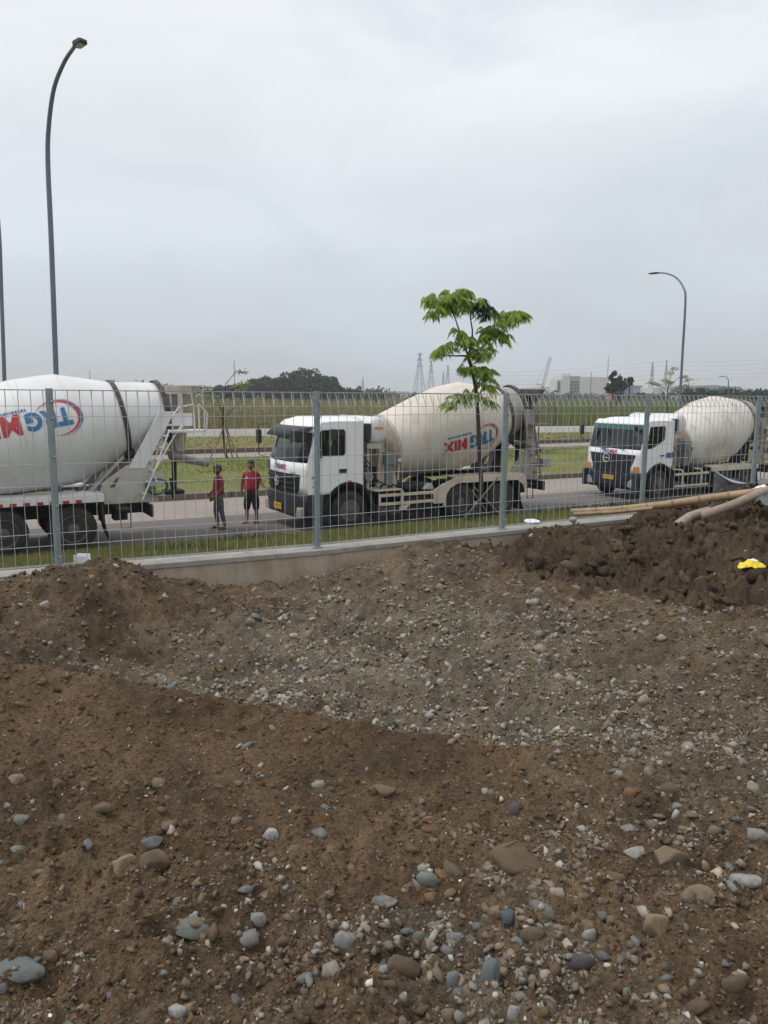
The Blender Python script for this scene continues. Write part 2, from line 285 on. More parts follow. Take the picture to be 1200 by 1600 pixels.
strip('grass_median', 25.5, 38.95, .2, .16, mg, nv=12, nu=120, amp=.06)
strip('far_road', 38.9, 43.3, .06, .06, 'asphalt', nv=2)
mb = MB()
for i in range(65): mb.add([W(-25 + i * 3, 25.2, -.02), W(-25 + i * 3 + 2.97, 25.2, -.02), W(-25 + i * 3 + 2.97, 25.2, .2), W(-25 + i * 3, 25.2, .2), W(-25 + i * 3, 25.55, -.02), W(-25 + i * 3 + 2.97, 25.55, -.02), W(-25 + i * 3 + 2.97, 25.55, .21), W(-25 + i * 3, 25.55, .21)], [(0, 1, 2, 3), (4, 7, 6, 5), (3, 2, 6, 7), (0, 3, 7, 4), (1, 5, 6, 2)])
tag(mb.build('road_kerb', 'kerb', bevel=.02), kind='structure')
mb = MB()
for i in range(65): mb.add([W(-25 + i * 3, 43.2, 0), W(-25 + i * 3 + 2.97, 43.2, 0), W(-25 + i * 3 + 2.97, 43.3, .3), W(-25 + i * 3, 43.3, .3), W(-25 + i * 3, 43.6, 0), W(-25 + i * 3 + 2.97, 43.6, 0), W(-25 + i * 3 + 2.97, 43.6, .31), W(-25 + i * 3, 43.6, .31)], [(0, 1, 2, 3), (4, 7, 6, 5), (3, 2, 6, 7), (0, 3, 7, 4), (1, 5, 6, 2)])
tag(mb.build('far_kerb', mat('far_kerb_concrete', (.09, .07, .055), .9, dirt=(.04, .03, .025), dscale=.8)), kind='structure')
# grass between the far road and the white wall, and the field beyond
FA, FB = Vector((-12.3, 55.7, 0)), Vector((14.7, 66.3, 0)); FD = (FB - FA).normalized(); FN = Vector((-FD.y, FD.x, 0))
mb = MB(); rows = []
for j in range(9):
    rows.append([W(-25 + 195 * i / 60, 43.55, .3).lerp(FA + FD * (-22 + 190 * i / 60) + Vector((0, 0, .34)), j / 8) for i in range(61)])
mb.grid(rows); tag(mb.build('far_grass', fg, smooth=True), kind='structure')
mb = MB(); mb.grid([[FA + FD * (-120 + 700 * i / 40) + FN * d + Vector((0, 0, .34 if d < 200 else .1)) for i in range(41)] for d in (0, 20, 60, 120, 260, 520)])
tag(mb.build('field', fm), kind='structure')
# long whitewashed wall across the far side
wl = empty('boundary_wall', 'low whitewashed wall running across the far side of the grass', 'wall')
for k in range(24):
    a = FA + FD * (-20 + k * 6.0); b = a + FD * 5.96; n = FN * .2
    m_ = MB().add([a + Vector((0, 0, .2)), b + Vector((0, 0, .2)), b + n + Vector((0, 0, .2)), a + n + Vector((0, 0, .2)), a + Vector((0, 0, .86)), b + Vector((0, 0, .86)), b + n + Vector((0, 0, .86)), a + n + Vector((0, 0, .86))], [(0, 1, 5, 4), (1, 2, 6, 5), (2, 3, 7, 6), (3, 0, 4, 7), (4, 5, 6, 7)])
    m_.build('wall_panel', 'farwall', wl)

# ---- blades of grass, numpy batches
def blades(name, pts, hmin, hmax, wmin, wmax, m, lean=.35, kind='stuff', parent=None):
    n = len(pts); h = RNG.uniform(hmin, hmax, n); wd = RNG.uniform(wmin, wmax, n) / 2; a = RNG.uniform(0, 2 * np.pi, n); la = RNG.uniform(0, 2 * np.pi, n); ll = RNG.uniform(0, lean, n) * h
    p = pts.astype(float); dx, dy = np.cos(a) * wd, np.sin(a) * wd
    V = np.empty((n, 3, 3)); V[:, 0] = p + np.c_[-dx, -dy, np.full(n, -.01)]; V[:, 1] = p + np.c_[dx, dy, np.full(n, -.01)]; V[:, 2] = p + np.c_[np.cos(la) * ll, np.sin(la) * ll, h]
    me = mesh_np(name, V.reshape(-1, 3), np.arange(3 * n).reshape(-1, 3), M[m]); o = bpy.data.objects.new(name, me); C.objects.link(o)
    if parent: o.parent = parent
    return tag(o, kind=kind)
def uvz(u, v, z): return np.c_[u * UX - v * UY, u * UY + v * UX, z]
n = 150000; u = RNG.uniform(-2, 32, n); v = 9.0 + 8.7 * RNG.beta(1.5, 1.0, n); cl = fbm(u, v, .9, 3, 5); keep = (cl + RNG.uniform(-.25, .35, n)) > -.12; u, v = u[keep], v[keep]
tag(blades('verge_grass', uvz(u, v, 1.78 - (v - 7.3) * (1.73 / 10.3)), .035, .13, .012, .03, 'grass', .6), 'rough patchy green grass on the verge behind the wire fence', 'grass')
wc = []
for u_, v_, n_, r_ in ((15.6, 16.9, 160, .5), (16.6, 16.6, 120, .4), (14.2, 16.9, 60, .3), (9.0, 16.8, 60, .3), (12.0, 16.6, 90, .35), (5.0, 15.2, 60, .4), (17.8, 16.9, 120, .6), (3.2, 13.0, 50, .3), (10.4, 14.5, 60, .4)):
    a = RNG.normal(0, r_ * .5, (n_, 2)); wc.append(uvz(u_ + a[:, 0] * 1.6, v_ + a[:, 1], 1.78 - (v_ + a[:, 1] - 7.3) * (1.73 / 10.3)))
tag(blades('verge_weeds', np.concatenate(wc), .10, .32, .02, .05, 'leafdark', .7), 'darker tufts of weeds along the roadside verge', 'weeds')
n = 90000; u = RNG.uniform(0, 60, n); v = RNG.uniform(25.6, 38.8, n)
tag(blades('median_grass', uvz(u, v, np.full(n, .17)), .03, .09, .02, .05, 'grass2', .6), 'bright green mown grass between the two roads', 'grass')
n = 40000; t_ = RNG.uniform(-20, 140, n); q = RNG.uniform(0, 1, n)
A_ = uvz(-25 + (t_ + 22) * 195 / 190, np.full(n, 43.7), np.full(n, .3)); B_ = np.array(FA)[None] + np.array(FD)[None] * t_[:, None] + np.array([0, 0, .33])
tag(blades('far_grass_tufts', A_ * (1 - q[:, None]) + B_ * q[:, None], .03, .12, .03, .08, 'grass3', .5), 'browner grass in front of the far white wall', 'grass')
n = 60000; t_ = RNG.uniform(-30, 230, n); d_ = 1.5 + 90 * RNG.beta(1, 2.6, n)
P = np.array(FA)[None] + np.array(FD)[None] * t_[:, None] + np.array(FN)[None] * d_[:, None]; P[:, 2] = .3
cl = fbm(P[:, 0], P[:, 1], .09, 4, 9); rightside = (t_ > 24 + .6 * d_ + 22 * cl)
k1 = ~rightside
tag(blades('field_grass', P[k1], .8, 1.75, .05, .16, 'reed', .35), 'tall dry olive grass filling the field beyond the white wall', 'grass')
tag(blades('field_scrub', P[~k1], .9, 2.0, .08, .26, 'reedgreen', .45), 'greener overgrown scrub on the right side of the field', 'scrub')
n = 50000; t_ = RNG.uniform(-60, 420, n); d_ = RNG.uniform(70, 330, n); P = np.array(FA)[None] + np.array(FD)[None] * t_[:, None] + np.array(FN)[None] * d_[:, None]; P[:, 2] = .1
k1 = t_ < 27 + .65 * d_ + RNG.normal(0, 8, n)
tag(blades('distant_field_grass', P[k1], 1.0, 2.2, .2, .5, 'reed', .3), 'distant dry grass of the field below the skyline', 'grass')
tag(blades('distant_field_scrub', P[~k1], 1.2, 2.6, .2, .6, 'reedgreen', .3), 'distant green scrub at the right edge of the field', 'scrub')

# ---- soil of the building site (height field through surveyed points)
ctrl = [(-200, 1600, 1.92), (100, 1600, 1.92), (400, 1600, 1.90), (700, 1600, 1.90), (1000, 1600, 1.90), (1300, 1600, 1.88),
 (-200, 1450, 1.96), (150, 1450, 1.95), (500, 1450, 1.92), (800, 1450, 1.93), (1100, 1450, 1.88), (1350, 1450, 1.88),
 (-200, 1300, 2.0), (100, 1300, 1.99), (400, 1300, 1.94), (700, 1310, 1.90), (800, 1345, 1.93), (1000, 1300, 1.86), (1300, 1300, 1.88),
 (-200, 1170, 2.12), (0, 1160, 2.12), (300, 1200, 2.03), (560, 1220, 1.93), (800, 1240, 1.88), (1050, 1200, 1.85), (1300, 1200, 1.9),
 (-300, 1020, 2.27), (-100, 1030, 2.25), (0, 1038, 2.22), (150, 1062, 2.16), (300, 1092, 2.10), (430, 1110, 2.04), (560, 1137, 1.98), (700, 1160, 1.91), (850, 1170, 1.86),
 (1000, 1120, 1.82), (1200, 1100, 1.87), (1350, 1100, 1.95)]
world = [(-3.0, 4.4, 1.72), (-2.0, 4.3, 1.64), (-1.1, 4.4, 1.60), (-.3, 4.6, 1.64), (.6, 4.7, 1.68), (1.2, 4.6, 1.75), (-4.2, 5.0, 1.9), (-3.2, 5.3, 1.84), (-1.9, 5.4, 1.72), (-.9, 5.9, 1.62), (.2, 5.7, 1.66)]
ctrl2 = [(-100, 912, 2.0), (0, 909, 1.98), (60, 893, 2.06), (100, 884, 2.09), (150, 876, 2.12), (195, 880, 2.10), (225, 909, 1.84), (300, 914, 1.76), (430, 914, 1.67), (520, 905, 1.63), (580, 884, 1.72), (640, 857, 1.90), (700, 852, 1.95), (745, 862, 1.90), (770, 868, 1.78),
 (810, 850, 1.84), (850, 829, 1.96), (905, 838, 1.84), (975, 842, 1.82), (1003, 806, 2.08), (1060, 800, 2.12), (1120, 792, 2.18), (1200, 772, 2.32), (1300, 770, 2.35),
 (430, 960, 1.63), (300, 960, 1.74), (600, 960, 1.70), (700, 930, 1.80), (680, 1000, 1.72), (800, 930, 1.80), (900, 950, 1.80), (850, 1050, 1.76), (1000, 960, 1.82), (1100, 945, 1.82), (1200, 940, 1.85), (1320, 940, 1.95),
 (850, 880, 1.87), (930, 880, 1.86), (1030, 870, 1.96), (1100, 860, 2.02), (1200, 860, 2.08), (100, 950, 1.97), (0, 980, 1.98), (-150, 990, 2.05), (200, 950, 1.90)]
K = [tuple(on_z(*c)) for c in ctrl + ctrl2] + world
for c in ctrl[25:34]:                       # the crest of the near mound breaks off sharply behind
    p = on_z(*c); K.append((p.x + .12, p.y + .28, p.z - .20)); K.append((p.x - .05, p.y - .22, p.z - .055))
K += [(-2, -.5, 1.9), (0, -.5, 1.9), (2, -.5, 1.9), (-2, .8, 1.9), (0, .8, 1.9), (2, .8, 1.9), (5, 3, 1.95), (-4, 3, 2.2), (7.5, 7, 2.1), (7, 10.5, 2.1)]
for u_ in (-1.5, .5): K.append(tuple(W(u_, 7.4, 1.7)))
for u_ in (2, 3.5, 5, 6.5): K.append(tuple(W(u_, 7.35, 1.45)))
for u_ in (8.6, 10, 12): K.append(tuple(W(u_, 7.35, 2.0)))
K = np.array(K)
def U_(r2): return np.where(r2 > 1e-12, .5 * r2 * np.log(r2 + 1e-12), 0)
nK = len(K); A = np.zeros((nK + 3, nK + 3)); d2 = ((K[:, None, :2] - K[None, :, :2]) ** 2).sum(-1); A[:nK, :nK] = U_(d2) + np.eye(nK) * .006; A[:nK, nK] = 1; A[:nK, nK + 1:] = K[:, :2]; A[nK, :nK] = 1; A[nK + 1:, :nK] = K[:, :2].T
Wt = np.linalg.solve(A, np.r_[K[:, 2], 0, 0, 0])
def base_h(x, y):
    sh = x.shape; x = x.ravel(); y = y.ravel(); o = Wt[nK] + Wt[nK + 1] * x + Wt[nK + 2] * y
    for i in range(nK): o += Wt[i] * U_((x - K[i, 0]) ** 2 + (y - K[i, 1]) ** 2)
    return o.reshape(sh)
CR = np.array([tuple(on_z(*c))[:2] for c in ctrl[25:34]]); CR = CR[np.argsort(CR[:, 0])]
def sstep(a, b, t):
    t = np.clip((t - a) / (b - a), 0, 1); return t * t * (3 - 2 * t)
SURV = """0 920 .15 0 0|100 900 .1 0 0|150 950 .2 .2 0|250 930 .2 0 0|350 930 .25 0 0|430 930 .45 0 0|520 920 .6 0 0|640 880 .5 0 0|700 870 .6 0 0|760 890 .4 0 .1
0 980 .35 0 0|100 980 .3 .1 0|200 980 .4 0 0|300 980 .5 0 0|400 990 .8 0 0|500 980 .9 0 0|600 980 .95 0 0|700 960 .9 0 0|800 950 .75 0 0|900 960 .6 0 0|1000 980 .6 0 0|1100 990 .5 0 0|1200 990 .45 0 0
0 1022 .6 0 0|150 1040 .75 0 0|300 1060 .9 0 0|420 1060 1 0 0|560 1080 1 0 0|700 1080 .95 0 0|850 1080 .75 0 0|1000 1060 .55 0 0|1150 1070 .5 0 0|600 1115 .9 0 0|750 1140 .9 0 0|900 1140 .65 0 0|1050 1150 .6 0 0|1200 1150 .6 0 0
-100 1060 0 1 0|0 1060 0 1 0|0 1150 0 1 0|150 1090 0 1 0|150 1150 0 1 0|300 1115 0 1 0|300 1180 0 1 0|450 1150 0 1 0|450 1200 0 1 0|600 1170 0 1 0|600 1220 0 .8 0|740 1190 0 .8 0|0 1230 .1 .4 0|150 1240 .1 .4 0|300 1260 .1 .5 0|480 1260 .1 .6 0|650 1270 .2 .3 0|640 1350 .05 .7 0|700 1400 .1 .7 0
880 1220 .35 .2 0|1050 1240 .45 0 0|1200 1230 .5 0 0|1000 1320 .3 .1 0|1150 1330 .3 0 0|100 1350 .15 0 0|300 1380 .15 .2 0|500 1380 .25 .1 0|100 1500 .2 0 0|300 1500 .3 0 0|500 1500 .35 0 0|700 1480 .6 0 0|850 1440 .55 0 0|750 1560 .6 0 0|900 1560 .4 0 0|1050 1480 .25 .1 0|1150 1550 .2 .2 0|500 1600 .25 0 0|100 1600 .2 0 0
790 858 0 0 1|850 845 0 0 1|900 870 0 0 1|850 885 0 0 1|950 895 0 0 1|980 855 0 0 1|1000 830 0 0 1|1050 900 0 0 1|1100 915 0 0 1|1150 880 0 0 1|1200 850 0 0 1|1200 920 0 0 1|1060 850 0 0 1|1300 900 0 0 1|1120 810 0 0 1|1200 790 0 0 1
745 895 .4 0 0|800 925 .5 0 0|880 935 .4 0 0|950 950 .5 0 0|1050 965 .4 0 0|1200 965 .4 0 0"""
_sv = []
for tkn in SURV.replace('\n', '|').split('|'):
    a = [float(q) for q in tkn.split()]; p = on_z(a[0], a[1], 1.8)
    for _ in range(5): p = on_z(a[0], a[1], .5 * p.z + .5 * float(base_h(np.array([p.x]), np.array([p.y]))[0]))
    _sv.append((p.x, p.y, *a[2:]))
_sv = np.array(_sv)
def masks(x, y):
    """what the ground is made of: grey gravel, dark clods by the fence at the right, fine earth on the near slope"""
    wx, wy = x + .22 * fbm(x, y, 1.6, 4, 3), y + .22 * fbm(x, y, 1.6, 4, 13); num = [0, 0, 0]; den = 0
    for px_, py_, g, f, d in _sv:
        sc_ = .10 + .018 * py_ * py_; w_ = 1 / (((wx - px_) ** 2 + (wy - py_) ** 2) / sc_ + .04) ** 2; den = den + w_
        for i_, q in enumerate((g, d, f)): num[i_] = num[i_] + w_ * q
    g, d, f = [q / den for q in num]; n_ = .25 * fbm(x, y, 5, 3, 23)
    return sstep(.1, .9, g + n_) , sstep(.20, .75, d + n_ * 1.5), np.clip(f, 0, 1)
def height(x, y):
    g, d, f = masks(x, y); h = base_h(x, y)
    far = 1
    rg = np.clip(1 - np.abs(y - np.interp(x, CR[:, 0], CR[:, 1]) - .05 * fbm(x, y, 2.5, 3, 7)) / .16, 0, 1) ** 1.5 * (x < 1.1); h += .035 * rg
    h += .055 * fbm(x, y, 1.3, 3, 21) * (1 - .7 * (1 - sstep(3.6, 4.6, y)))
    lump = fbm(x, y, 7, 5, 31, .55); h += (.03 + .045 * sstep(3.6, 4.6, y)) * fbm(x, y, 3.1, 3, 131) * (1 - f * .5) + (.032 + .06 * d) * lump * (1 - f * .55)
    rid = np.abs(fbm(x, y, 3.6, 4, 51, .55)); h += d * (.26 * (.20 - rid) + .10 * (.2 - np.abs(fbm(x, y, 9, 3, 151)))) + .085 * (1 - d) * (.2 - np.abs(fbm(x, y, 5, 4, 77))) * (1 - f * .7)
    h += (.014 * (1 - f * .4) + .008 * d) * fbm(x, y, 28, 3, 41, .6)
    return h
H_ = lambda x, y: float(height(np.array([x]), np.array([y]))[0])
NR, NC = 700, 640
ys = .55 * (12.8 / .55) ** (np.linspace(0, 1, NR)); sx = np.linspace(-1, 1, NC); Y = np.repeat(ys[:, None], NC, 1); X = sx[None, :] * (Y * .66 + .35)
Z = height(X, Y); vv = -X * UY + Y * UX; uu = X * UX + Y * UY
Z = np.where((vv > 7.24) , np.minimum(Z, 1.2), Z)
gm_, dm_, fm_ = masks(X, Y)
V = np.c_[X.ravel(), Y.ravel(), Z.ravel()]; I = np.arange(NR * NC).reshape(NR, NC)
F = np.c_[I[:-1, :-1].ravel(), I[:-1, 1:].ravel(), I[1:, 1:].ravel(), I[1:, :-1].ravel()]
F = F[vv.ravel()[F].min(1) < 7.3]
brown = np.array([.088, .058, .033]); grey = np.array([.122, .100, .070]); dark = np.array([.068, .046, .029]); fine = np.array([.076, .048, .026])  # fine earth, its colour also deepened for shade on the near slope
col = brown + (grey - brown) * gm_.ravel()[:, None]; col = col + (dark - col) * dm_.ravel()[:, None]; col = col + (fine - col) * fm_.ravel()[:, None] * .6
nz = 1 + .60 * fbm(X, Y, 1.9, 4, 61).ravel()[:, None] + .45 * fbm(X, Y, 14, 4, 62).ravel()[:, None]; col = np.clip(col * nz, .01, 1)
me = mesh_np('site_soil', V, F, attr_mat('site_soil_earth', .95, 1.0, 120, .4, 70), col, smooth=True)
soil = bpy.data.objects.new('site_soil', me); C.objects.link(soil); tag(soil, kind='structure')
mb = MB(); pts = [W(-60, -60, 0), W(60, -60, 0), W(60, 7.1, 0), W(-60, 7.1, 0)]
mb.add([Vector((p.x, p.y, z)) for z in (-.5, 1.40) for p in pts], [(4, 5, 6, 7), (0, 1, 5, 4), (1, 2, 6, 5), (2, 3, 7, 6), (3, 0, 4, 7)])
tag(mb.build('site_base', mat('site_base_earth', (.15, .10, .06), .95, 0, .3, 1, .5, 8)), kind='structure')
def hit(px, py):
    d = ray(px, py); t = 1.2
    while t < 14:
        p = d * t; h = H_(p.x, p.y)
        if EYE + p.z <= h: break
        t += .02
    p = d * t; return Vector((p.x, p.y, H_(p.x, p.y)))

# ---- stones
PAL = np.array([(.30, .31, .30), (.22, .235, .235), (.38, .37, .345), (.26, .225, .18), (.20, .145, .095), (.17, .115, .07), (.33, .27, .20), (.16, .19, .195), (.24, .15, .085), (.48, .46, .42), (.28, .29, .275), (.19, .17, .15), (.15, .105, .07), (.17, .12, .075)])
def rock_shape(seed, sub, cuts, asp=(1, .75, .55), smoothn=.06):
    r_ = np.random.default_rng(seed); bm = bmesh.new(); bmesh.ops.create_icosphere(bm, subdivisions=sub, radius=1); P = np.array([v.co[:] for v in bm.verts]); Fc = np.array([[v.index for v in f.verts] for f in bm.faces]); bm.free()
    for _ in range(cuts):
        n_ = r_.normal(size=3); n_ /= np.linalg.norm(n_); d = r_.uniform(.42, .85); s_ = P @ n_; P = P - np.clip(s_ - d, 0, None)[:, None] * n_
    P += r_.normal(size=P.shape) * smoothn * (.5 if sub > 1 else 1.2); return P * np.array(asp), Fc
def shard(seed, n, asp, rough=.25):
    r_ = np.random.default_rng(seed); p = r_.normal(size=(n, 3)); p /= np.linalg.norm(p, axis=1)[:, None]; p *= r_.uniform(1 - rough, 1, (n, 1)) * np.array(asp); bm = bmesh.new()
    for q in p: bm.verts.new(q)
    bmesh.ops.convex_hull(bm, input=bm.verts); bmesh.ops.triangulate(bm, faces=bm.faces); bm.verts.index_update(); P = np.array([v.co[:] for v in bm.verts]); Fc = np.array([[v.index for v in f.verts] for f in bm.faces]); bm.free(); return P, Fc
SM = [shard(700 + i, 11, (1, a, b)) for i, (a, b) in enumerate([(.8, .5), (.6, .35), (.9, .6), (.55, .45), (.45, .25), (.7, .3), (.8, .7), (.95, .4)])]
CM = [shard(500 + i, 22, (1, r1, r2), .34) for i, (r1, r2) in enumerate([(.8, .5), (.9, .65), (.7, .5), (.95, .4), (.6, .45), (.8, .7)])]
def rotm(n):
    q = RNG.normal(size=(n, 4)); q[:, 1:3] *= .45; q /= np.linalg.norm(q, axis=1)[:, None]; w_, x, y, z = q.T
    return np.stack([np.stack([1 - 2 * (y * y + z * z), 2 * (x * y - z * w_), 2 * (x * z + y * w_)], -1), np.stack([2 * (x * y + z * w_), 1 - 2 * (x * x + z * z), 2 * (y * z - x * w_)], -1), np.stack([2 * (x * z - y * w_), 2 * (y * z + x * w_), 1 - 2 * (x * x + y * y)], -1)], 1)
def pebbles(name, x, y, size, colr, m, sink=.25, SM=SM):
    hz = height(x, y); n = len(x); Rm = rotm(n); which = RNG.integers(0, len(SM), n); Vs, Fs, Cs, b = [], [], [], 0
    for k, (P, Fc) in enumerate(SM):
        i = np.where(which == k)[0]
        if not len(i): continue
        q = np.einsum('nij,pj->npi', Rm[i], P) * size[i][:, None, None]; q += np.c_[x[i], y[i], hz[i] + size[i] * sink][:, None, :]
        Vs.append(q.reshape(-1, 3)); Cs.append(np.repeat(colr[i], len(P), 0)); Fs.append((Fc[None] + (b + np.arange(len(i)) * len(P))[:, None, None]).reshape(-1, 3)); b += len(i) * len(P)
    me = mesh_np(name, np.concatenate(Vs), np.concatenate(Fs), m, np.concatenate(Cs)); o = bpy.data.objects.new(name, me); C.objects.link(o); o.parent = soil; o['kind'] = 'stuff'; return o
stone_m = attr_mat('stone_surface', .8, .4, 90, .25, 40)
def scatter(n, smin, smax, power, dens, ymin=1.35, ymax=9.6):
    y = ymin * (ymax / ymin) ** RNG.uniform(0, 1, n); x = RNG.uniform(-1, 1, n) * (y * .6 + .2); g, d, f = masks(x, y); v = -x * UY + y * UX
    keep = (RNG.uniform(0, 1, n) < dens(g, d, f, x, y) * np.clip(.75 + 1.5 * fbm(x, y, 1.8, 3, 88), .15, 1.6)) & (v < 7.05); x, y, g, d, f = x[keep], y[keep], g[keep], d[keep], f[keep]
    s = smin * (smax / smin) ** (RNG.uniform(0, 1, len(x)) ** power) * (y / 3.2) ** .55
    c = PAL[RNG.integers(0, len(PAL), len(x))] * (.45 + 1.25 * RNG.uniform(0, 1, (len(x), 1)) ** 1.6); earth = np.array([.112, .070, .036]); coat = (RNG.uniform(0, 1, len(x)) ** .55 * (1.1 - .6 * g))[:, None]; coat = np.clip(coat, 0, .9)
    c = c * (1 - coat) + earth * coat; greyc = np.array([.27, .25, .215]); c = c * (1 - .5 * g[:, None]) + greyc * RNG.uniform(.3, 1.9, (len(x), 1)) * .5 * g[:, None]
    return x, y, s, c, d
x, y, s, c, d = scatter(62000, .004, .014, 1.5, lambda g, d, f, x, y: np.clip(.50 + .6 * g - .35 * d - .25 * f, .05, 1)); pebbles('gravel', x, y, s, c, stone_m, .1)
x, y, s, c, d = scatter(26000, .010, .030, 1.7, lambda g, d, f, x, y: np.clip(.36 + .8 * g - .28 * d - .30 * f, .03, 1)); pebbles('gravel', x, y, s, c, stone_m, .1)
x, y, s, c, d = scatter(6500, .022, .050, 2.0, lambda g, d, f, x, y: np.clip(.16 + .7 * g * (y < 4.0) + .4 * g - .2 * d - .18 * f + 1.2 * np.exp(-((x - .32) ** 2 / .10 + (y - 1.95) ** 2 / .12)), .02, 1.6)); pebbles('rubble', x, y, s * .9, c, stone_m, .0, [shard(800 + i, 20, (1, a, b), .15) for i, (a, b) in enumerate([(.8, .5), (.6, .4), (.9, .6), (.5, .4), (.75, .35), (.65, .55), (.9, .7), (.5, .3)])])
# clods of dark clay
def clods(n):
    y = RNG.uniform(6.0, 10.5, n); x = RNG.uniform(.6, 6.5, n); g, d, f = masks(x, y); v = -x * UY + y * UX; k = (RNG.uniform(0, 1, n) < d) & (v < 7.05); x, y = x[k], y[k]
    s = .006 * (.11 / .006) ** (RNG.uniform(0, 1, len(x)) ** 4.2); c = np.array([.066, .046, .029]) * RNG.uniform(.55, 1.5, (len(x), 1)); return x, y, s, c
x, y, s, c = clods(9000); pebbles('earth_clods', x, y, s, c, attr_mat('clod_earth', .95, .8, 60, .3, 30), .0, CM)
nc = 24000; y = 1.35 * (6.8 / 1.35) ** RNG.uniform(0, 1, nc); x = RNG.uniform(-1, 1, nc) * (y * .55 + .2); s = .004 * (.026 / .004) ** (RNG.uniform(0, 1, nc) ** 2.4) * (y / 3) ** .4; pebbles('earth_clods', x, y, s, np.array([.094, .058, .029]) * RNG.uniform(.65, 1.25, (nc, 1)), bpy.data.materials['clod_earth'], -.05)
# 285 stones one can pick out, each its own object
def rock_mesh(i, asp, sub=3, cuts=11):
    P, Fc = rock_shape(300 + i, sub, cuts, asp, .012); P += np.array([mnoise.noise(Vector(p * 2.3 + i)) for p in P])[:, None] * .07 * P; return P, Fc
rmats = {}
def rock_mat(nm, c, d=(.100, .066, .037), amt=.85):
    c = tuple(q * .82 for q in c)
    if nm not in rmats: rmats[nm] = mat('stone_' + nm, c, .82, 0, .28, 22, .5, 70, dirt=d, dirt_amt=amt, dscale=2.2, obj_random=.22)
    return rmats[nm]
RC = {'grey': (.25, .255, .245), 'bluegrey': (.19, .21, .215), 'pale': (.38, .375, .355), 'brown': (.19, .135, .085), 'tan': (.30, .22, .14), 'darkblue': (.10, .13, .15), 'greenish': (.20, .225, .20), 'rust': (.26, .13, .07), 'white': (.47, .46, .44), 'purple': (.12, .10, .11), 'darkbrown': (.12, .08, .052)}
vari = []
for i, (a, b) in enumerate([(.8, .6), (.65, .45), (.9, .5), (.55, .4), (.75, .7), (.7, .35), (.85, .65), (.5, .3)]):
    P, Fc = rock_mesh(i, (1, a, b), 2, 9) if i % 4 == 1 else shard(900 + i, 18, (1, a, b), .28)
    for nm in ('grey', 'bluegrey', 'tan', 'brown', 'tan', 'greenish', 'brown', 'darkbrown'): vari.append(mesh_np('stone', P, Fc, rock_mat(nm, RC[nm])))
pts = []; tries = 0
while len(pts) < 285 and tries < 9000:
    tries += 1; y = 1.5 * (7.6 / 1.5) ** (random.random() ** 1.3); x = random.uniform(-1, 1) * (y * .5 + .1)
    inc = len(pts) < 75
    if inc: y = random.uniform(1.62, 2.35); x = random.gauss(.32, .22); g, d, f = [float(q[0]) for q in masks(np.array([x]), np.array([y]))]
    if random.random() < .75 * f + .7 * d or -x * UY + y * UX > 6.9: continue
    s = (.017 * ((.040 if inc else .052) / .017) ** (random.random() ** (1.2 if inc else 1.7))) * (y / 2.3) ** .5
    if any((x - a) ** 2 + (y - b) ** 2 < (s + q) ** 2 for a, b, q in pts): continue
    pts.append((x, y, s))
for x, y, s in pts:
    o = bpy.data.objects.new('stone', random.choice(vari)); C.objects.link(o); o.parent = soil; o.location = (x, y, H_(x, y) + s * .02); o.scale = (s, s, s); o.rotation_euler = (random.uniform(-.5, .5), random.uniform(-.5, .5), random.uniform(0, 6.28))
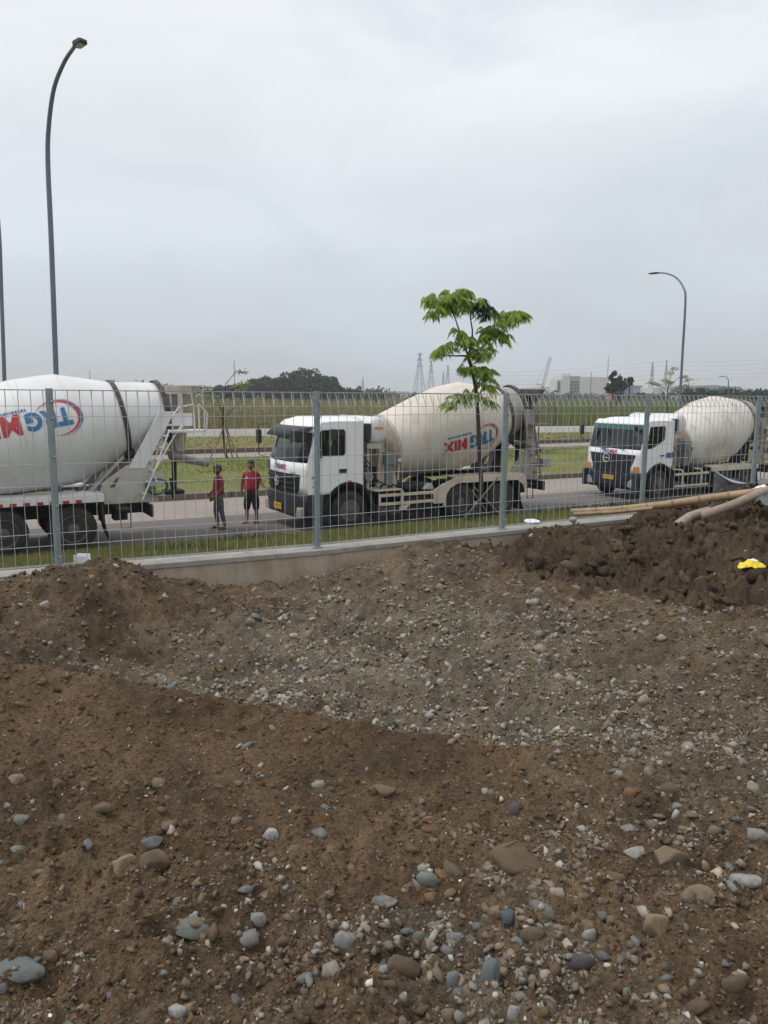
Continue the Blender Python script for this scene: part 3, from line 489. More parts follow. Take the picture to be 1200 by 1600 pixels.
# stones that stand out in the photograph
big = [(800, 1345, 62, 30, 'brown', 'largest flat brown boulder in the foreground'), (188, 1360, 26, 27, 'tan', 'rounded ochre stone left of a matching brown one'), (234, 1350, 26, 25, 'brown', 'rounded brown stone right of the ochre one'),
 (238, 1315, 19, 13, 'bluegrey', 'blue grey stone resting above the two rounded stones'), (421, 1309, 15, 15, 'white', 'pale angular block alone on the brown slope'), (303, 1463, 37, 17, 'greenish', 'wide flat grey green slab low at the left'),
 (400, 1442, 18, 15, 'pale', 'pale lumpy stone above a leaning grey one'), (384, 1478, 24, 13, 'grey', 'leaning grey stone below the pale lumpy one'), (543, 1479, 22, 19, 'grey', 'grey rounded stone in the lower middle'),
 (28, 1532, 38, 12, 'bluegrey', 'long grey slab at the bottom left corner'), (275, 1592, 18, 11, 'white', 'white stone at the bottom edge'), (669, 1381, 21, 20, 'greenish', 'greenish stone left of the large boulder'),
 (768, 1520, 18, 33, 'bluegrey', 'tall upright blue grey stone in the stone cluster'), (792, 1443, 20, 15, 'darkblue', 'dark blue stone below the large boulder'), (851, 1425, 28, 12, 'grey', 'slanting elongated grey stone right of the dark blue one'),
 (626, 1516, 28, 30, 'brown', 'big brown round stone at the left of the cluster'), (1048, 1349, 30, 17, 'tan', 'smooth tan stone in the right foreground'), (1030, 1456, 21, 26, 'tan', 'knobbly light brown stone in the lower right'),
 (998, 1338, 20, 11, 'pale', 'pale grey stone beside the smooth tan one'), (1170, 1383, 27, 12, 'pale', 'pale flat stone near the right edge'), (1188, 1310, 20, 12, 'pale', 'whitish stone cut by the right edge'), (669, 1282, 11, 10, 'rust', 'small round orange stone'),
 (600, 1238, 25, 9, 'brown', 'flat brown slab at the foot of the brown slope'), (70, 947, 9, 8, 'white', 'white stone high on the left mound'), (1097, 1400, 21, 15, 'tan', 'beige round stone under the smooth tan one'), (1152, 1540, 22, 22, 'brown', 'rough brown block in the bottom right corner'),
 (921, 1471, 13, 17, 'pale', 'pinkish white upright stone'), (598, 1416, 24, 11, 'grey', 'slanting grey brown slab in the middle foreground'), (707, 1541, 13, 20, 'bluegrey', 'upright blue grey stone at the bottom of the cluster'), (804, 1588, 12, 16, 'pale', 'pale stone at the bottom edge of the cluster'),
 (804, 1266, 15, 15, 'purple', 'dark purple triangular stone above the boulder'), (986, 1242, 14, 11, 'rust', 'rust brown stone on the right slope'), (1048, 1240, 21, 13, 'brown', 'large dull brown stone on the right slope'), (710, 1470, 18, 15, 'grey', 'grey stone in the loose stone cluster beside the greenish ones'),
 (655, 1473, 12, 12, 'greenish', 'small grey green stone left of the loose cluster'), (833, 1465, 22, 17, 'brown', 'brown block among the clustered stones'), (912, 1505, 20, 16, 'purple', 'dark angular stone right of the cluster'), (498, 1228, 13, 11, 'pale', 'pale wedge of stone on the brown slope'),
 (157, 1272, 19, 10, 'brown', 'flat brown stone on the left slope'), (22, 1220, 14, 13, 'tan', 'tan stone at the left edge'), (30, 1292, 18, 14, 'grey', 'grey stone among brown ones at the left edge'), (1092, 1588, 22, 12, 'brown', 'brown stone at the bottom right')]
for i, (px, py, wp, hp, cn, lab) in enumerate(big):
    p = hit(px, py + hp * .35); dist = (p - Vector((0, 0, EYE))).length; a = wp / FPX * dist; b = hp / FPX * dist
    P, Fc = rock_mesh(50 + i, (1, .8, 1), 3, 12) if 'round' in lab or 'smooth' in lab or 'knobbly' in lab else shard(60 + i, 24, (1, .8, 1), .22); me = mesh_np('rock', P, Fc, rock_mat(cn, RC[cn]), smooth=False)
    o = bpy.data.objects.new('rock', me); C.objects.link(o); tilt = {'slant': .35}.get('slant' if 'slant' in lab or 'leaning' in lab else '', 0)
    o.location = p + Vector((0, a * .3, b * .05)); o.scale = (a, a * .75, b); o.rotation_euler = (random.uniform(-.15, .15), tilt if px > 700 else -tilt, random.uniform(-.3, .3)); tag(o, lab, 'stone', 'stones lying in the dug-up soil')

# ---- concrete foot wall and wire fence
FP = [Vector((-5.05, 5.66, 0)), Vector((-2.86, 6.72, 0)), Vector((-.67, 7.76, 0)), Vector((1.38, 8.98, 0)), Vector((3.37, 10.12, 0)), Vector((5.33, 11.24, 0)), Vector((7.35, 12.35, 0))]
FZ = 1.945; FT = EYE + .012
def offs(poly, d, z):
    o = []
    for i, p in enumerate(poly):
        a = (poly[min(i + 1, len(poly) - 1)] - poly[max(i - 1, 0)]).normalized(); o.append(Vector((p.x - a.y * d, p.y + a.x * d, z)))
    return o
wall = empty('concrete_wall', 'low rendered concrete wall carrying the wire fence', 'wall')
for nm, d0, d1, z0, z1, m in (('wall_body', -.10, .12, .3, FZ - .05, 'concrete'), ('wall_cap', -.115, .135, FZ - .048, FZ, 'cap')):
    rows = [offs(FP, d0, z0), offs(FP, d0, z1), offs(FP, d1, z1), offs(FP, d1, z0)]
    MB().grid(rows).build(nm, m, wall, bevel=.008)
fence = empty('wire_fence', 'galvanised welded wire mesh fence along the top of the low wall', 'fence')
for i, p in enumerate(FP):
    po = MB().tube([(p.x, p.y, FZ - .02), (p.x, p.y, FT + .005)], .030, 16).build('post', 'post', fence, smooth=True)
    MB().lathe([(0, .033), (.02, .033), (.032, .026), (.037, .0)], (p.x, p.y, FT + .004), (0, 0, 1), 16).build('post_cap', 'post', po, smooth=True)
    MB().box(p.x - .05, p.x + .05, p.y - .05, p.y + .05, FZ, FZ + .012).build('base_plate', 'post', po, bevel=.003)
    cb = MB()
    for z in (FZ + .1, FZ + .55, FZ + .98, FT - .26, FT - .12): cb.lathe([(0, .036), (.025, .036)], (p.x, p.y, z), (0, 0, 1), 12).ball((p.x + .03, p.y - .03, z + .012), .012, 6, 4)
    cb.build('clamp', 'bolt', po)
for i in range(len(FP) - 1):
    a, b = FP[i], FP[i + 1]; t = (b - a).normalized(); nn = Vector((t.y, -t.x, 0)); L_ = (b - a).length; off = nn * .0
    pan = MB().bar(a + t * .035 + Vector((0, 0, FT - .010)), b - t * .035 + Vector((0, 0, FT - .010)), .008, .008).build('mesh_panel', 'galv', fence)
    HH = FT - FZ; rows = [(FT - .012, 0), (FT - .012, -.07), (FT - .145, 0), (FT - .235, 0), (FZ + HH * .59, 0), (FZ + HH * .47, 0), (FZ + HH * .205, 0), (FZ + HH * .135, 0), (FZ + .045, 0), (FZ + .03, -.03)]
    for z, dn in rows: MB().tube([a + t * .03 + nn * dn + Vector((0, 0, z)), (a + b) / 2 + nn * (dn + random.uniform(-.004, .004)) + Vector((0, 0, z - random.uniform(0, .005))), b - t * .03 + nn * dn + Vector((0, 0, z))], .0030, 6).build('horizontal_wire', 'galv', pan)
    prof = [(FZ + .02, .004), (FZ + HH * .5, .004), (FT - .008, .004)]; roll = [(FT - .008, .002), (FT - .010, -.07), (FT - .145, .002)]
    wm = MB().tube([nn * d + Vector((0, 0, z)) for z, d in prof], .0027, 5).tube([nn * d + Vector((0, 0, z)) for z, d in roll], .0042, 5).build('vertical_wire', 'galv', pan); me = wm.data; nw = 25; wm.location = a + t * (L_ * .5 / nw)
    for k in range(1, nw):
        o = wm.copy(); C.objects.link(o); o.parent = pan; o.location = a + t * (L_ * (k + .5) / nw)
# ================================================================== CONCRETE MIXER TRUCKS
def plate(outline, holes, y0, y1):
    bm = bmesh.new(); ed = []
    for lp in [outline] + holes:
        vs = [bm.verts.new((x, y0, z)) for x, z in lp]; ed += [bm.edges.new((vs[i], vs[(i + 1) % len(vs)])) for i in range(len(vs))]
    r_ = bmesh.ops.triangle_fill(bm, use_beauty=True, use_dissolve=False, edges=ed); fs = [f for f in r_['geom'] if isinstance(f, bmesh.types.BMFace)]
    e = bmesh.ops.extrude_face_region(bm, geom=fs); bmesh.ops.translate(bm, verts=[v for v in e['geom'] if isinstance(v, bmesh.types.BMVert)], vec=(0, y1 - y0, 0))
    bm.verts.index_update(); mb = MB(); mb.add([v.co[:] for v in bm.verts], [[v.index for v in f.verts] for f in bm.faces]); bm.free(); return mb
def interp(z, tab):
    return float(np.interp(z, [t[0] for t in tab], [t[1] for t in tab]))
def place_text(mb, txt, size, fn, cx=True):
    vs, fs = text_mesh(txt, size); w0 = max(v.x for v in vs); mb.add([fn(v.x - (w0 / 2 if cx else 0), v.y) for v in vs], fs); return w0
def wheel(root, x, side, dual):
    yo = side * 1.225; s = -side  # s points inward
    tw = .31 if not dual else .64
    t = MB()
    prof = [(0.02, .27), (0, .31), (.005, .40), (.03, .465), (.06, .49), (.15, .497), (tw - .06, .49), (tw - .03, .465), (tw, .40), (tw, .27)]
    if dual: prof = [(0.02, .27), (0, .31), (.005, .40), (.03, .465), (.06, .49), (.15, .497), (.25, .49), (.28, .46), (.30, .40), (.34, .40), (.36, .46), (.39, .49), (.58, .49), (.64, .42), (.64, .27)]
    t.lathe([(a, b) for a, b in prof], (x, yo, .497), (0, s, 0), 40, close=True)
    for k in range(40):   # tread lugs
        a = 2 * math.pi * k / 40
        for w0 in ((.05,) if not dual else (.05, .41)):
            c = Vector((x + math.cos(a) * .497, yo + s * (w0 + .1), .497 + math.sin(a) * .497)); tt = Vector((-math.sin(a), 0, math.cos(a))); t.bar(c - tt * .018, c + tt * .018, .19, .014, up=(math.cos(a), 0, math.sin(a)))
    to = t.build('wheel', 'tyre', root, smooth=True)
    r_ = MB()
    if dual: r_.lathe([(.02, .285), (.03, .275), (.16, .255), (.165, .15), (.165, .13), (.03, .12), (.02, .0)], (x, yo, .497), (0, s, 0), 28)
    else: r_.lathe([(.01, .285), (.03, .27), (.08, .25), (.045, .19), (.03, .13), (-.04, .12), (-.055, .10), (-.055, 0)], (x, yo, .497), (0, s, 0), 28)
    r_.build('rim', 'rimshade' if dual else 'rim', to, smooth=True)
    if dual: MB().lathe([(.0, .305), (-.004, .29), (.02, .272)], (x, yo, .497), (0, s, 0), 28, close=True).build('rim_lip', 'rim', to, smooth=True); MB().lathe([(.10, .125), (.02, .118), (.005, .08), (.0, 0)], (x, yo - s * .004, .497), (0, s, 0), 20, close=True).build('hub_cap', 'rim', to, smooth=True)
    h = MB()
    for k in range(10):
        a = 2 * math.pi * k / 10; h.lathe([(0, .018), (-.03, .016), (-.032, 0)], (x + math.cos(a) * .155, yo + s * (.165 if dual else .03), .497 + math.sin(a) * .155), (0, s, 0), 6)
    h.build('wheel_nuts', 'hub', to)
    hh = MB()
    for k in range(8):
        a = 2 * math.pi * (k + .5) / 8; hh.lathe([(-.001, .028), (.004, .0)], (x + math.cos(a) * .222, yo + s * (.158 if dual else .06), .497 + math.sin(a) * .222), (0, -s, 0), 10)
    hh.build('rim_hole_shade', 'black', to)  # black discs on the closed rim, painting the dark of its holes
    return to

CABS = dict(
 A=dict(fx=[(.9, -1.40), (1.25, -1.44), (1.74, -1.41), (2.52, -1.20), (2.66, -1.12), (2.78, -.96)], zb=.95, zw=1.77, zt=2.50, roof=2.86, rear=.40, side_bottom=1.18, curve=.23,
   win=[(-1.00, 1.94), (-.84, 2.52), (-.80, 2.56), (-.18, 2.58), (-.13, 2.53), (-.13, 1.97), (-.18, 1.92)], door=(-1.10, -.02, 1.02, 2.68)),
 H=dict(fx=[(.85, -1.04), (1.2, -1.06), (1.70, -1.04), (2.52, -.80), (2.60, -.74), (2.68, -.6)], zb=.88, zw=1.72, zt=2.52, roof=2.74, rear=.66, side_bottom=1.14, curve=.12,
   win=[(-.68, 1.74), (-.55, 2.42), (-.50, 2.46), (.14, 2.48), (.19, 2.43), (.19, 2.06), (.10, 1.98), (-.40, 1.76)], door=(-.76, .34, 1.0, 2.58)))
def cab(root, P, kind):
    fx = P['fx']; cv = P['curve']; HW = 1.18
    X = lambda z, u: interp(z, fx) + cv * abs(u) ** 3
    us = np.linspace(-1, 1, 21)
    def band(z0, z1, n=5, off=0, ulim=1): return [[(X(z, u * ulim) - off, HW * u * ulim, z) for u in us] for z in np.linspace(z0, z1, n)]
    MB().grid(band(P['zb'], P['zw'] - .015)).build('front_panel', 'cabwhite', root, smooth=True, solid=.03)
    MB().grid(band(P['zw'], P['zt'], 8, 0, .985)).build('windscreen', 'glass', root, smooth=True)
    hd = band(P['zt'] + .005, fx[-1][0], 4); rz = P['roof']; top = []
    for k, xx in enumerate(np.linspace(fx[-1][1] + .15, P['rear'], 8)):
        top.append([(xx + cv * abs(u) ** 3 * max(0, 1 - k / 3), HW * u, rz + (.02 if k else -.02) - .10 * abs(u) ** 4) for u in us])
    MB().grid(hd + top).build('roof', 'cabwhite', root, smooth=True, solid=.03)
    arc = [(.68 * math.cos(a), .5 + .68 * math.sin(a)) for a in np.linspace(math.pi * .96, math.pi * .30, 14)]
    for sgn in (-1, 1):
        ztop = rz - .085
        front = [(X(z, 1), z) for z in np.linspace(ztop - .02, P['zb'], 12)]
        outl = [(P['rear'], P['side_bottom']), (P['rear'], ztop), (front[0][0] + .12, ztop)] + front
        x0 = -.70
        outl += [(x0, P['zb'])] + [(max(x, -.70), max(z, P['zb'])) for x, z in arc if z > P['zb'] + .02]
        y0 = sgn * (HW - .002); sd_ = plate(outl, [P['win']], y0, y0 - sgn * .035).build('side_panel', 'cabwhite', root)
        g = [(x, z) for x, z in P['win']]; plate(g, [], sgn * (HW - .02), sgn * (HW - .024)).build('side_window', 'sideglass', root)
        a, b, c, d = P['door']; win2 = P['win']
        dz = [(a + .06, c + .28), (a, c + .5), (a + (.12 if kind == 'A' else .1), d), (b - .04, d), (b, d - .05), (b, c + .4), (b - .15, c + .25)]
        if kind == 'A': dz = [(-1.02, 1.0), (-1.07, 1.6), (-.88, 2.66), (-.06, 2.67), (-.02, 2.62), (-.02, 1.28), (-.28, 1.2), (-.52, 1.0)]
        else: dz = [(-.74, .95), (-.76, 1.5), (-.60, 2.54), (.24, 2.56), (.28, 2.5), (.28, 1.25), (-.2, 1.18), (-.56, .95)]
        do = plate(dz, [win2], sgn * (HW + .012), sgn * (HW)).build('door', 'cabwhite', root, bevel=.004)
        hx, hz = (-.17, 1.53) if kind == 'A' else (.12, 1.52)
        MB().box(hx - .13, hx + .08, sgn * (HW + .008), sgn * (HW + .035), hz - .05, hz + .05 if kind == 'A' else hz).build('door_handle', 'black', do, bevel=.01)
        seal = MB().tube([(x, sgn * (HW + .012), z) for x, z in win2 + win2[:1]], .011, 6); seal.build('window_seal', 'black', do)
        # wing over the wheel
        fl = MB(); ro, ri = .74, .60
        for k in range(16):
            pass
        aa = np.linspace(math.pi * 1.02, math.pi * -.10, 18)
        fl.grid([[(r_ * math.cos(a), y, .5 + r_ * math.sin(a)) for a in aa] for r_, y in ((ro - .10, sgn * 1.2), (ro, sgn * 1.225), (ro, sgn * .9), (ro - .12, sgn * .9))]); fl.build('wheel_arch', 'darkgrey', root, smooth=True, solid=.015)
        MB().box(-.06, .04, sgn * 1.226, sgn * 1.24, 1.245, 1.285).build('side_lamp', 'amber', root, bevel=.008)
        # steps under the door
        st = MB().box(-1.18, -.70, sgn * 1.06, sgn * 1.19, .36, .94); st.build('step_box', 'darkgrey', root, bevel=.03)
        for z in (.48, .72): MB().box(-1.10, -.76, sgn * 1.15, sgn * 1.215, z, z + .03).build('step', 'chassis', root, bevel=.005)
        # mirrors
        if kind == 'A':
            if sgn < 0:
                MB().tube([(-1.18, -1.14, 2.62), (-1.48, -1.36, 2.60), (-1.50, -1.38, 2.42)], .022, 8).build('mirror_arm', 'black', root)
                MB().box(-1.64, -1.36, -1.48, -1.12, 2.30, 2.60).build('kerb_mirror', 'black', root, bevel=.04)
                MB().box(-.62, -.42, -1.30, -1.22, 2.32, 2.60).build('mirror', 'darkgrey', root, bevel=.03)
                MB().box(-.98, -.80, -1.28, -1.2, 1.88, 2.02).build('low_mirror', 'black', root, bevel=.03)
            else:
                MB().tube([(-1.25, 1.2, 2.66), (-1.42, 1.42, 2.62), (-1.42, 1.42, 1.8), (-1.3, 1.2, 1.75)], .014, 8).build('mirror_arm', 'black', root)
                MB().box(-1.46, -1.36, 1.33, 1.55, 2.12, 2.50).build('mirror', 'black', root, bevel=.03)
        else:
            MB().tube([(-.95, sgn * 1.15, 2.45), (-1.12, sgn * 1.38, 2.42), (-1.12, sgn * 1.38, 2.0), (-.98, sgn * 1.17, 1.9)], .02, 8).build('mirror_arm', 'black', root)
            if sgn > 0: MB().box(-1.17, -1.09, 1.24, 1.44, 2.12, 2.46).build('mirror', 'black', root, bevel=.03)
            else: MB().ball((-.98, -.98, 2.44), (.06, .12, .1), 12, 8).build('mirror', 'black', root, smooth=True)
    # rear wall, floor, interior
    plate2 = MB().box(P['rear'] - .03, P['rear'], -HW + .03, HW - .03, P['side_bottom'], 2.05); plate2.box(P['rear'] - .03, P['rear'], -HW + .03, HW - .03, 2.45, rz - .06); plate2.box(P['rear'] - .03, P['rear'], -HW + .03, -.75, 2.05, 2.45); plate2.box(P['rear'] - .03, P['rear'], .75, HW - .03, 2.05, 2.45); plate2.build('rear_panel', 'cabwhite', root)
    inn = MB().box(-.95 if kind == 'A' else -.7, P['rear'] - .04, -HW + .05, HW - .05, 1.16, 1.22); xd = interp(P['zw'], fx)
    inn.prism([(xd + .1, 1.25), (xd + .08, P['zw'] - .06), (xd + .3, P['zw'] + .03), (xd + .55, P['zw'] - .02), (xd + .6, 1.25)], -.78, .78); inn.build('dashboard', 'black', root, bevel=.02)
    for ys in (-.62, .55):
        xs = .0 if kind == 'A' else .3
        MB().box(xs - .45, xs + .05, ys - .24, ys + .24, 1.5, 1.66).box(xs + .0, xs + .13, ys - .24, ys + .24, 1.6, 2.2).box(xs + .03, xs + .11, ys - .13, ys + .13, 2.2, 2.4).build('seat', 'seat', root, bevel=.03)
    MB().lathe([(0, .20), (.02, .225), (.04, .20)], (xd + .52, .52, P['zw'] + .08), (.75, 0, .66), 20, close=True).build('steering_wheel', 'black', root)
    # bumper
    zb0, zb1 = (.38, .96) if kind == 'A' else (.42, .90)
    rows = []
    for z, o in ((zb0, -.02), (zb0 + .05, .04), (zb1 - .22, .07), (zb1 - .04, .05), (zb1, 0)): rows.append([(interp(max(z, .9), fx) - o + (.25 if kind == 'A' else .16) * abs(u) ** 4, 1.225 * u, z + (.06 * abs(u) ** 2 if z == zb0 else 0)) for u in us])
    rows.append([(interp(.9, fx) + .35, 1.2 * u, zb1) for u in us]); bp = MB().grid(rows); bp.build('bumper', 'darkgrey' if kind == 'A' else 'navyblack', root, smooth=True, solid=.02)
    MB().box(interp(.9, fx) + .1, -.5, -1.1, 1.1, .34, .90).build('underbody', 'chassis', root)
    fb = interp(.9, fx) - (.09 if kind == 'A' else .085)
    for sgn in (-1, 1):
        yy = sgn * (1.0 if kind == 'A' else .95); xl = interp(.9, fx) + (.25 if kind == 'A' else .16) * (abs(yy) / 1.225) ** 4 - .065
        zl = .50 if kind == 'A' else .56
        MB().box(xl - .02, xl + .09, yy - .17, yy + .17, zl - .13, zl + .14).build('headlight', 'lens', root, bevel=.03)
        if kind == 'A': MB().box(xl - .025, xl + .05, yy - (.03 if sgn < 0 else -.0), yy + .14 * sgn, zl + .03, zl + .11).build('indicator', 'amber', root, bevel=.01)
    npl = MB().box(fb - .012, fb, -.24, .24, .50 if kind == 'A' else .66, .66 if kind == 'A' else .80).build('number_plate', 'plate', root, bevel=.004)
    tm = MB(); place_text(tm, 'B 9216 TY', .085, lambda a, b: Vector((fb - .014, -a, (.56 if kind == 'A' else .705) + b))); tm.build('plate_marks', mat('plate_marks', (.25, .12, .02), .6), npl, fix=False)
    # grille
    if kind == 'A':
        gl = MB().grid([[(X(z, u * q) - .014, HW * u * q, z) for u in us] for z, q in ((.97, .74), (1.06, .80), (1.3, .83), (1.46, .84))]); g = gl.build('grille', 'black', root, smooth=True)
        for z in (1.08, 1.21, 1.35): MB().grid(band(z - .022, z + .022, 2, .05, .76)).build('grille_slat', 'chassis', g, smooth=True, solid=.02)
        c = Vector((interp(1.24, fx) - .06, 0, 1.24)); e = MB(); e.lathe([(0, .125), (-.02, .135), (-.02, .115), (0, .105)], c, (1, 0, 0), 28, close=True)
        for k in range(3):
            a = math.pi / 2 + k * 2 * math.pi / 3; tip = c + Vector((-.02, math.cos(a) * .118, math.sin(a) * .118)); e.tube([c + Vector((-.03, 0, 0)), tip], [.026, .006], 6)
        e.build('radiator_badge', 'chrome', root)
        vs = MB().grid([[(X(z, u * .93) - o, HW * .93 * u, z) for u in us] for z, o in ((2.66, .02), (2.60, .18), (2.40, .27))]); vs.build('sun_visor', 'black', root, smooth=True, solid=.015)
        tz, tf, ty = 1.60, 1.60, -.05
        nb = MB(); place_text(nb, 'Axor', .10, lambda a, b: Vector((X(1.5, (-a - .72) / HW) - .006, -.72 * -1 * -1 - a, 1.46 + b))); nb.build('model_lettering', 'chrome', root, fix=False)
        qr = MB()   # blue number patch, three rows of short bars
        for j in range(3):
            for k in range(4): qr.box(X(1.55, .75) - .012, X(1.55, .75) - .004, .80 + k * .045, .834 + k * .045, 1.47 + j * .075, 1.53 + j * .075)
        qr.build('number_patch', 'navy', root)
        for z, n_ in ((1.36, '2528'), (1.24, 'C'), (1.14, '6x4')):
            sm = MB(); place_text(sm, n_, .07, lambda a, b, z=z: Vector((-1.0 + a, -HW - .016, z + b))); sm.build('side_lettering', 'black', root, fix=False)
    else:
        g = MB().grid([[(X(z, u * q) - .012, HW * u * q, z) for u in us] for z, q in ((.88, .70), (1.1, .72), (1.3, .80), (1.53, .86))]).build('grille', 'navyblack', root, smooth=True)
        for z in (1.10, 1.20, 1.30, 1.38): MB().grid(band(z - .012, z + .012, 2, .03, .66)).build('grille_slat', 'chassis', g, solid=.01)
        c = Vector((interp(1.34, fx) - .05, .15, 1.38)); MB().lathe([(0, .155), (-.02, .165), (-.02, .135), (0, .125)], c, (1, 0, 0), 28, close=True).bar(c + Vector((-.012, -.125, 0)), c + Vector((-.012, .125, 0)), .02, .03).build('radiator_badge', 'chrome', root)
        MB().grid([[(X(z, u * .975) - .006, HW * .975 * u, z) for u in us] for z in (2.36, 2.44, 2.515)]).build('tint_band', 'tint', root, smooth=True)
        for sgn in (-1, 1):
            MB().grid([[(X(z, u) - .012, HW * u * 1.004 * sgn, z) for u in np.linspace(.80, .985, 5)] for z in (1.0 - .02, 1.08, 1.14)]).build('corner_indicator', 'amber', root, smooth=True)
        nb = MB(); place_text(nb, '005', .24, lambda a, b: Vector((.47 + a, -HW - .014, 1.42 + b))); nb.build('door_number', 'navy', root, fix=False)
        for y_ in (-.5, .35): MB().tube([(X(1.7, y_ / HW) - .02, y_ - .1, 1.68), (X(1.76, y_ / HW) - .03, y_ + .45, 1.80)], .01, 6).build('wiper', 'black', root)
    MB().tube([(X(1.74, .2) - .02, .2, 1.74), (X(1.8, .6) - .03, .75, 1.86)], .011, 6).build('wiper', 'black', root)
    # maker's lettering across the front
    lx = .30 if kind == 'A' else .42; z0 = 1.55
    fn = lambda a, b, o=.01: Vector((X(z0 + b, (lx - a) / HW) - o, lx - a, z0 + b))
    lb = MB(); wdt = place_text(lb, 'TRG', .17, lambda a, b: fn(a, b), False); lb.build('front_lettering', 'blue', root, fix=False)
    lr = MB(); place_text(lr, 'MIX', .17, lambda a, b: fn(a + wdt + .02, b), False); lr.build('front_lettering', 'red', root, fix=False)
    ring = MB(); ring.grid([[fn(.13 + (.20 + o) * math.cos(a), .05 + (.105 + o * .7) * math.sin(a), .011) for a in np.linspace(.6, 5.6, 28)] for o in (0, .014)]); ring.build('front_swoosh', 'blue', root, fix=False)

def drum(root, D0, prof, m, phi_text, t_text, tsize, band_m, TILT, mouth, mixk=.88):
    ax = Vector((math.cos(TILT), 0, math.sin(TILT))); up = Vector((-math.sin(TILT), 0, math.cos(TILT))); nr = Vector((0, -1, 0)); D0 = Vector(D0)
    d = MB().lathe(prof, D0, ax, 72, ref=up).build('drum', m, root, smooth=True)
    rad = lambda t: float(np.interp(t, [p[0] for p in prof[2:]], [p[1] for p in prof[2:]]))
    for t in (prof[3][0], prof[5][0], prof[6][0], prof[8][0]):
        MB().lathe([(-.012, rad(t) + .001), (0, rad(t) + .010), (.012, rad(t) + .001)], D0 + ax * t, ax, 72, ref=up, close=True).build('weld_seam', m, d, smooth=True)
    tb = prof[9][0]; rb = rad(tb)
    MB().lathe([(-.05, rb), (-.05, rb + .05), (.05, rb + .042), (.05, rb - .03)], D0 + ax * tb, ax, 64, ref=up, close=True).build('drum_band', band_m, root, smooth=True)
    MB().lathe([(prof[0][0] - .004, 0)] + [(a - .004, b + .003) for a, b in prof[1:4]] + [(prof[3][0] + .05, rad(prof[3][0] + .05) + .004)], D0, ax, 72, ref=up, close=True).build('drum_head', 'headtan', d, smooth=True)
    if mouth: MB().lathe([(tb + .05, rad(tb + .05) + .004), (prof[-1][0] + .002, prof[-1][1] + .004)], D0, ax, 64, ref=up, close=True).build('drum_mouth', mouth, d, smooth=True)
    def P(t, ph, o=.013): return D0 + ax * t + (nr * math.cos(ph) + up * math.sin(ph)) * (rad(t) + o)
    if t_text is not None:
        t0 = t_text; wd = 0
        for s_, mm, q in (('TRG', 'blue', tsize), ('MIX', 'red', tsize * mixk)):
            b_ = MB(); wd += place_text(b_, s_, q, lambda a, b: P(t0 - a - wd, phi_text - (b + (tsize - q) * .36) / 1.12), False) + .09; b_.build('drum_lettering', mm, d, fix=False)
        k = tsize
        for mm, r0, r1, a0, a1 in (('red', 1.0, 1.14, -1.9, 2.7), ('blue', 1.16, 1.25, -1.3, 1.6)):
            g = MB(); rows = []
            for o in (0, 1):
                row = []
                for a in np.linspace(a0, a1, 40):
                    f_ = (a - a0) / (a1 - a0); th = max(.08, math.sin(math.pi * f_)); rr = r0 + o * (r1 - r0) * th
                    row.append(P(t0 - .66 * k + .97 * k * rr * math.cos(a), phi_text - .36 * k / 1.12 + .72 * k * rr * math.sin(-a) / 1.12 * -1, .015))
                rows.append(row)
            g.grid(rows).build('drum_swoosh', mm, d, fix=False)
        sl = MB(); rr_ = random.Random(3); a = 1.9 * k
        while a < 3.6 * k:
            q = rr_.uniform(.02, .06); sl.add([P(t0 - a, phi_text + .06), P(t0 - a - q, phi_text + .06), P(t0 - a - q, phi_text + .06 + .045), P(t0 - a, phi_text + .06 + .045)], [(0, 1, 2, 3)]); a += q + .02
        sl.build('drum_small_print', 'blue', d, fix=False)
    else:
        g = MB(); g.grid([[P(4.05 + .32 * math.cos(a) * q, -.55 + .17 * math.sin(a) * q, .010) for a in np.linspace(0, 6.28, 40)] for q in (1, .86)]).build('drum_swoosh', 'chassis', d, fix=False)
        b_ = MB(); place_text(b_, 'TRG', .26, lambda a, b: P(4.05 - a, -.50 - b / 1.1), True); b_.build('drum_lettering', 'chassis', d, fix=False)
    return P, rad
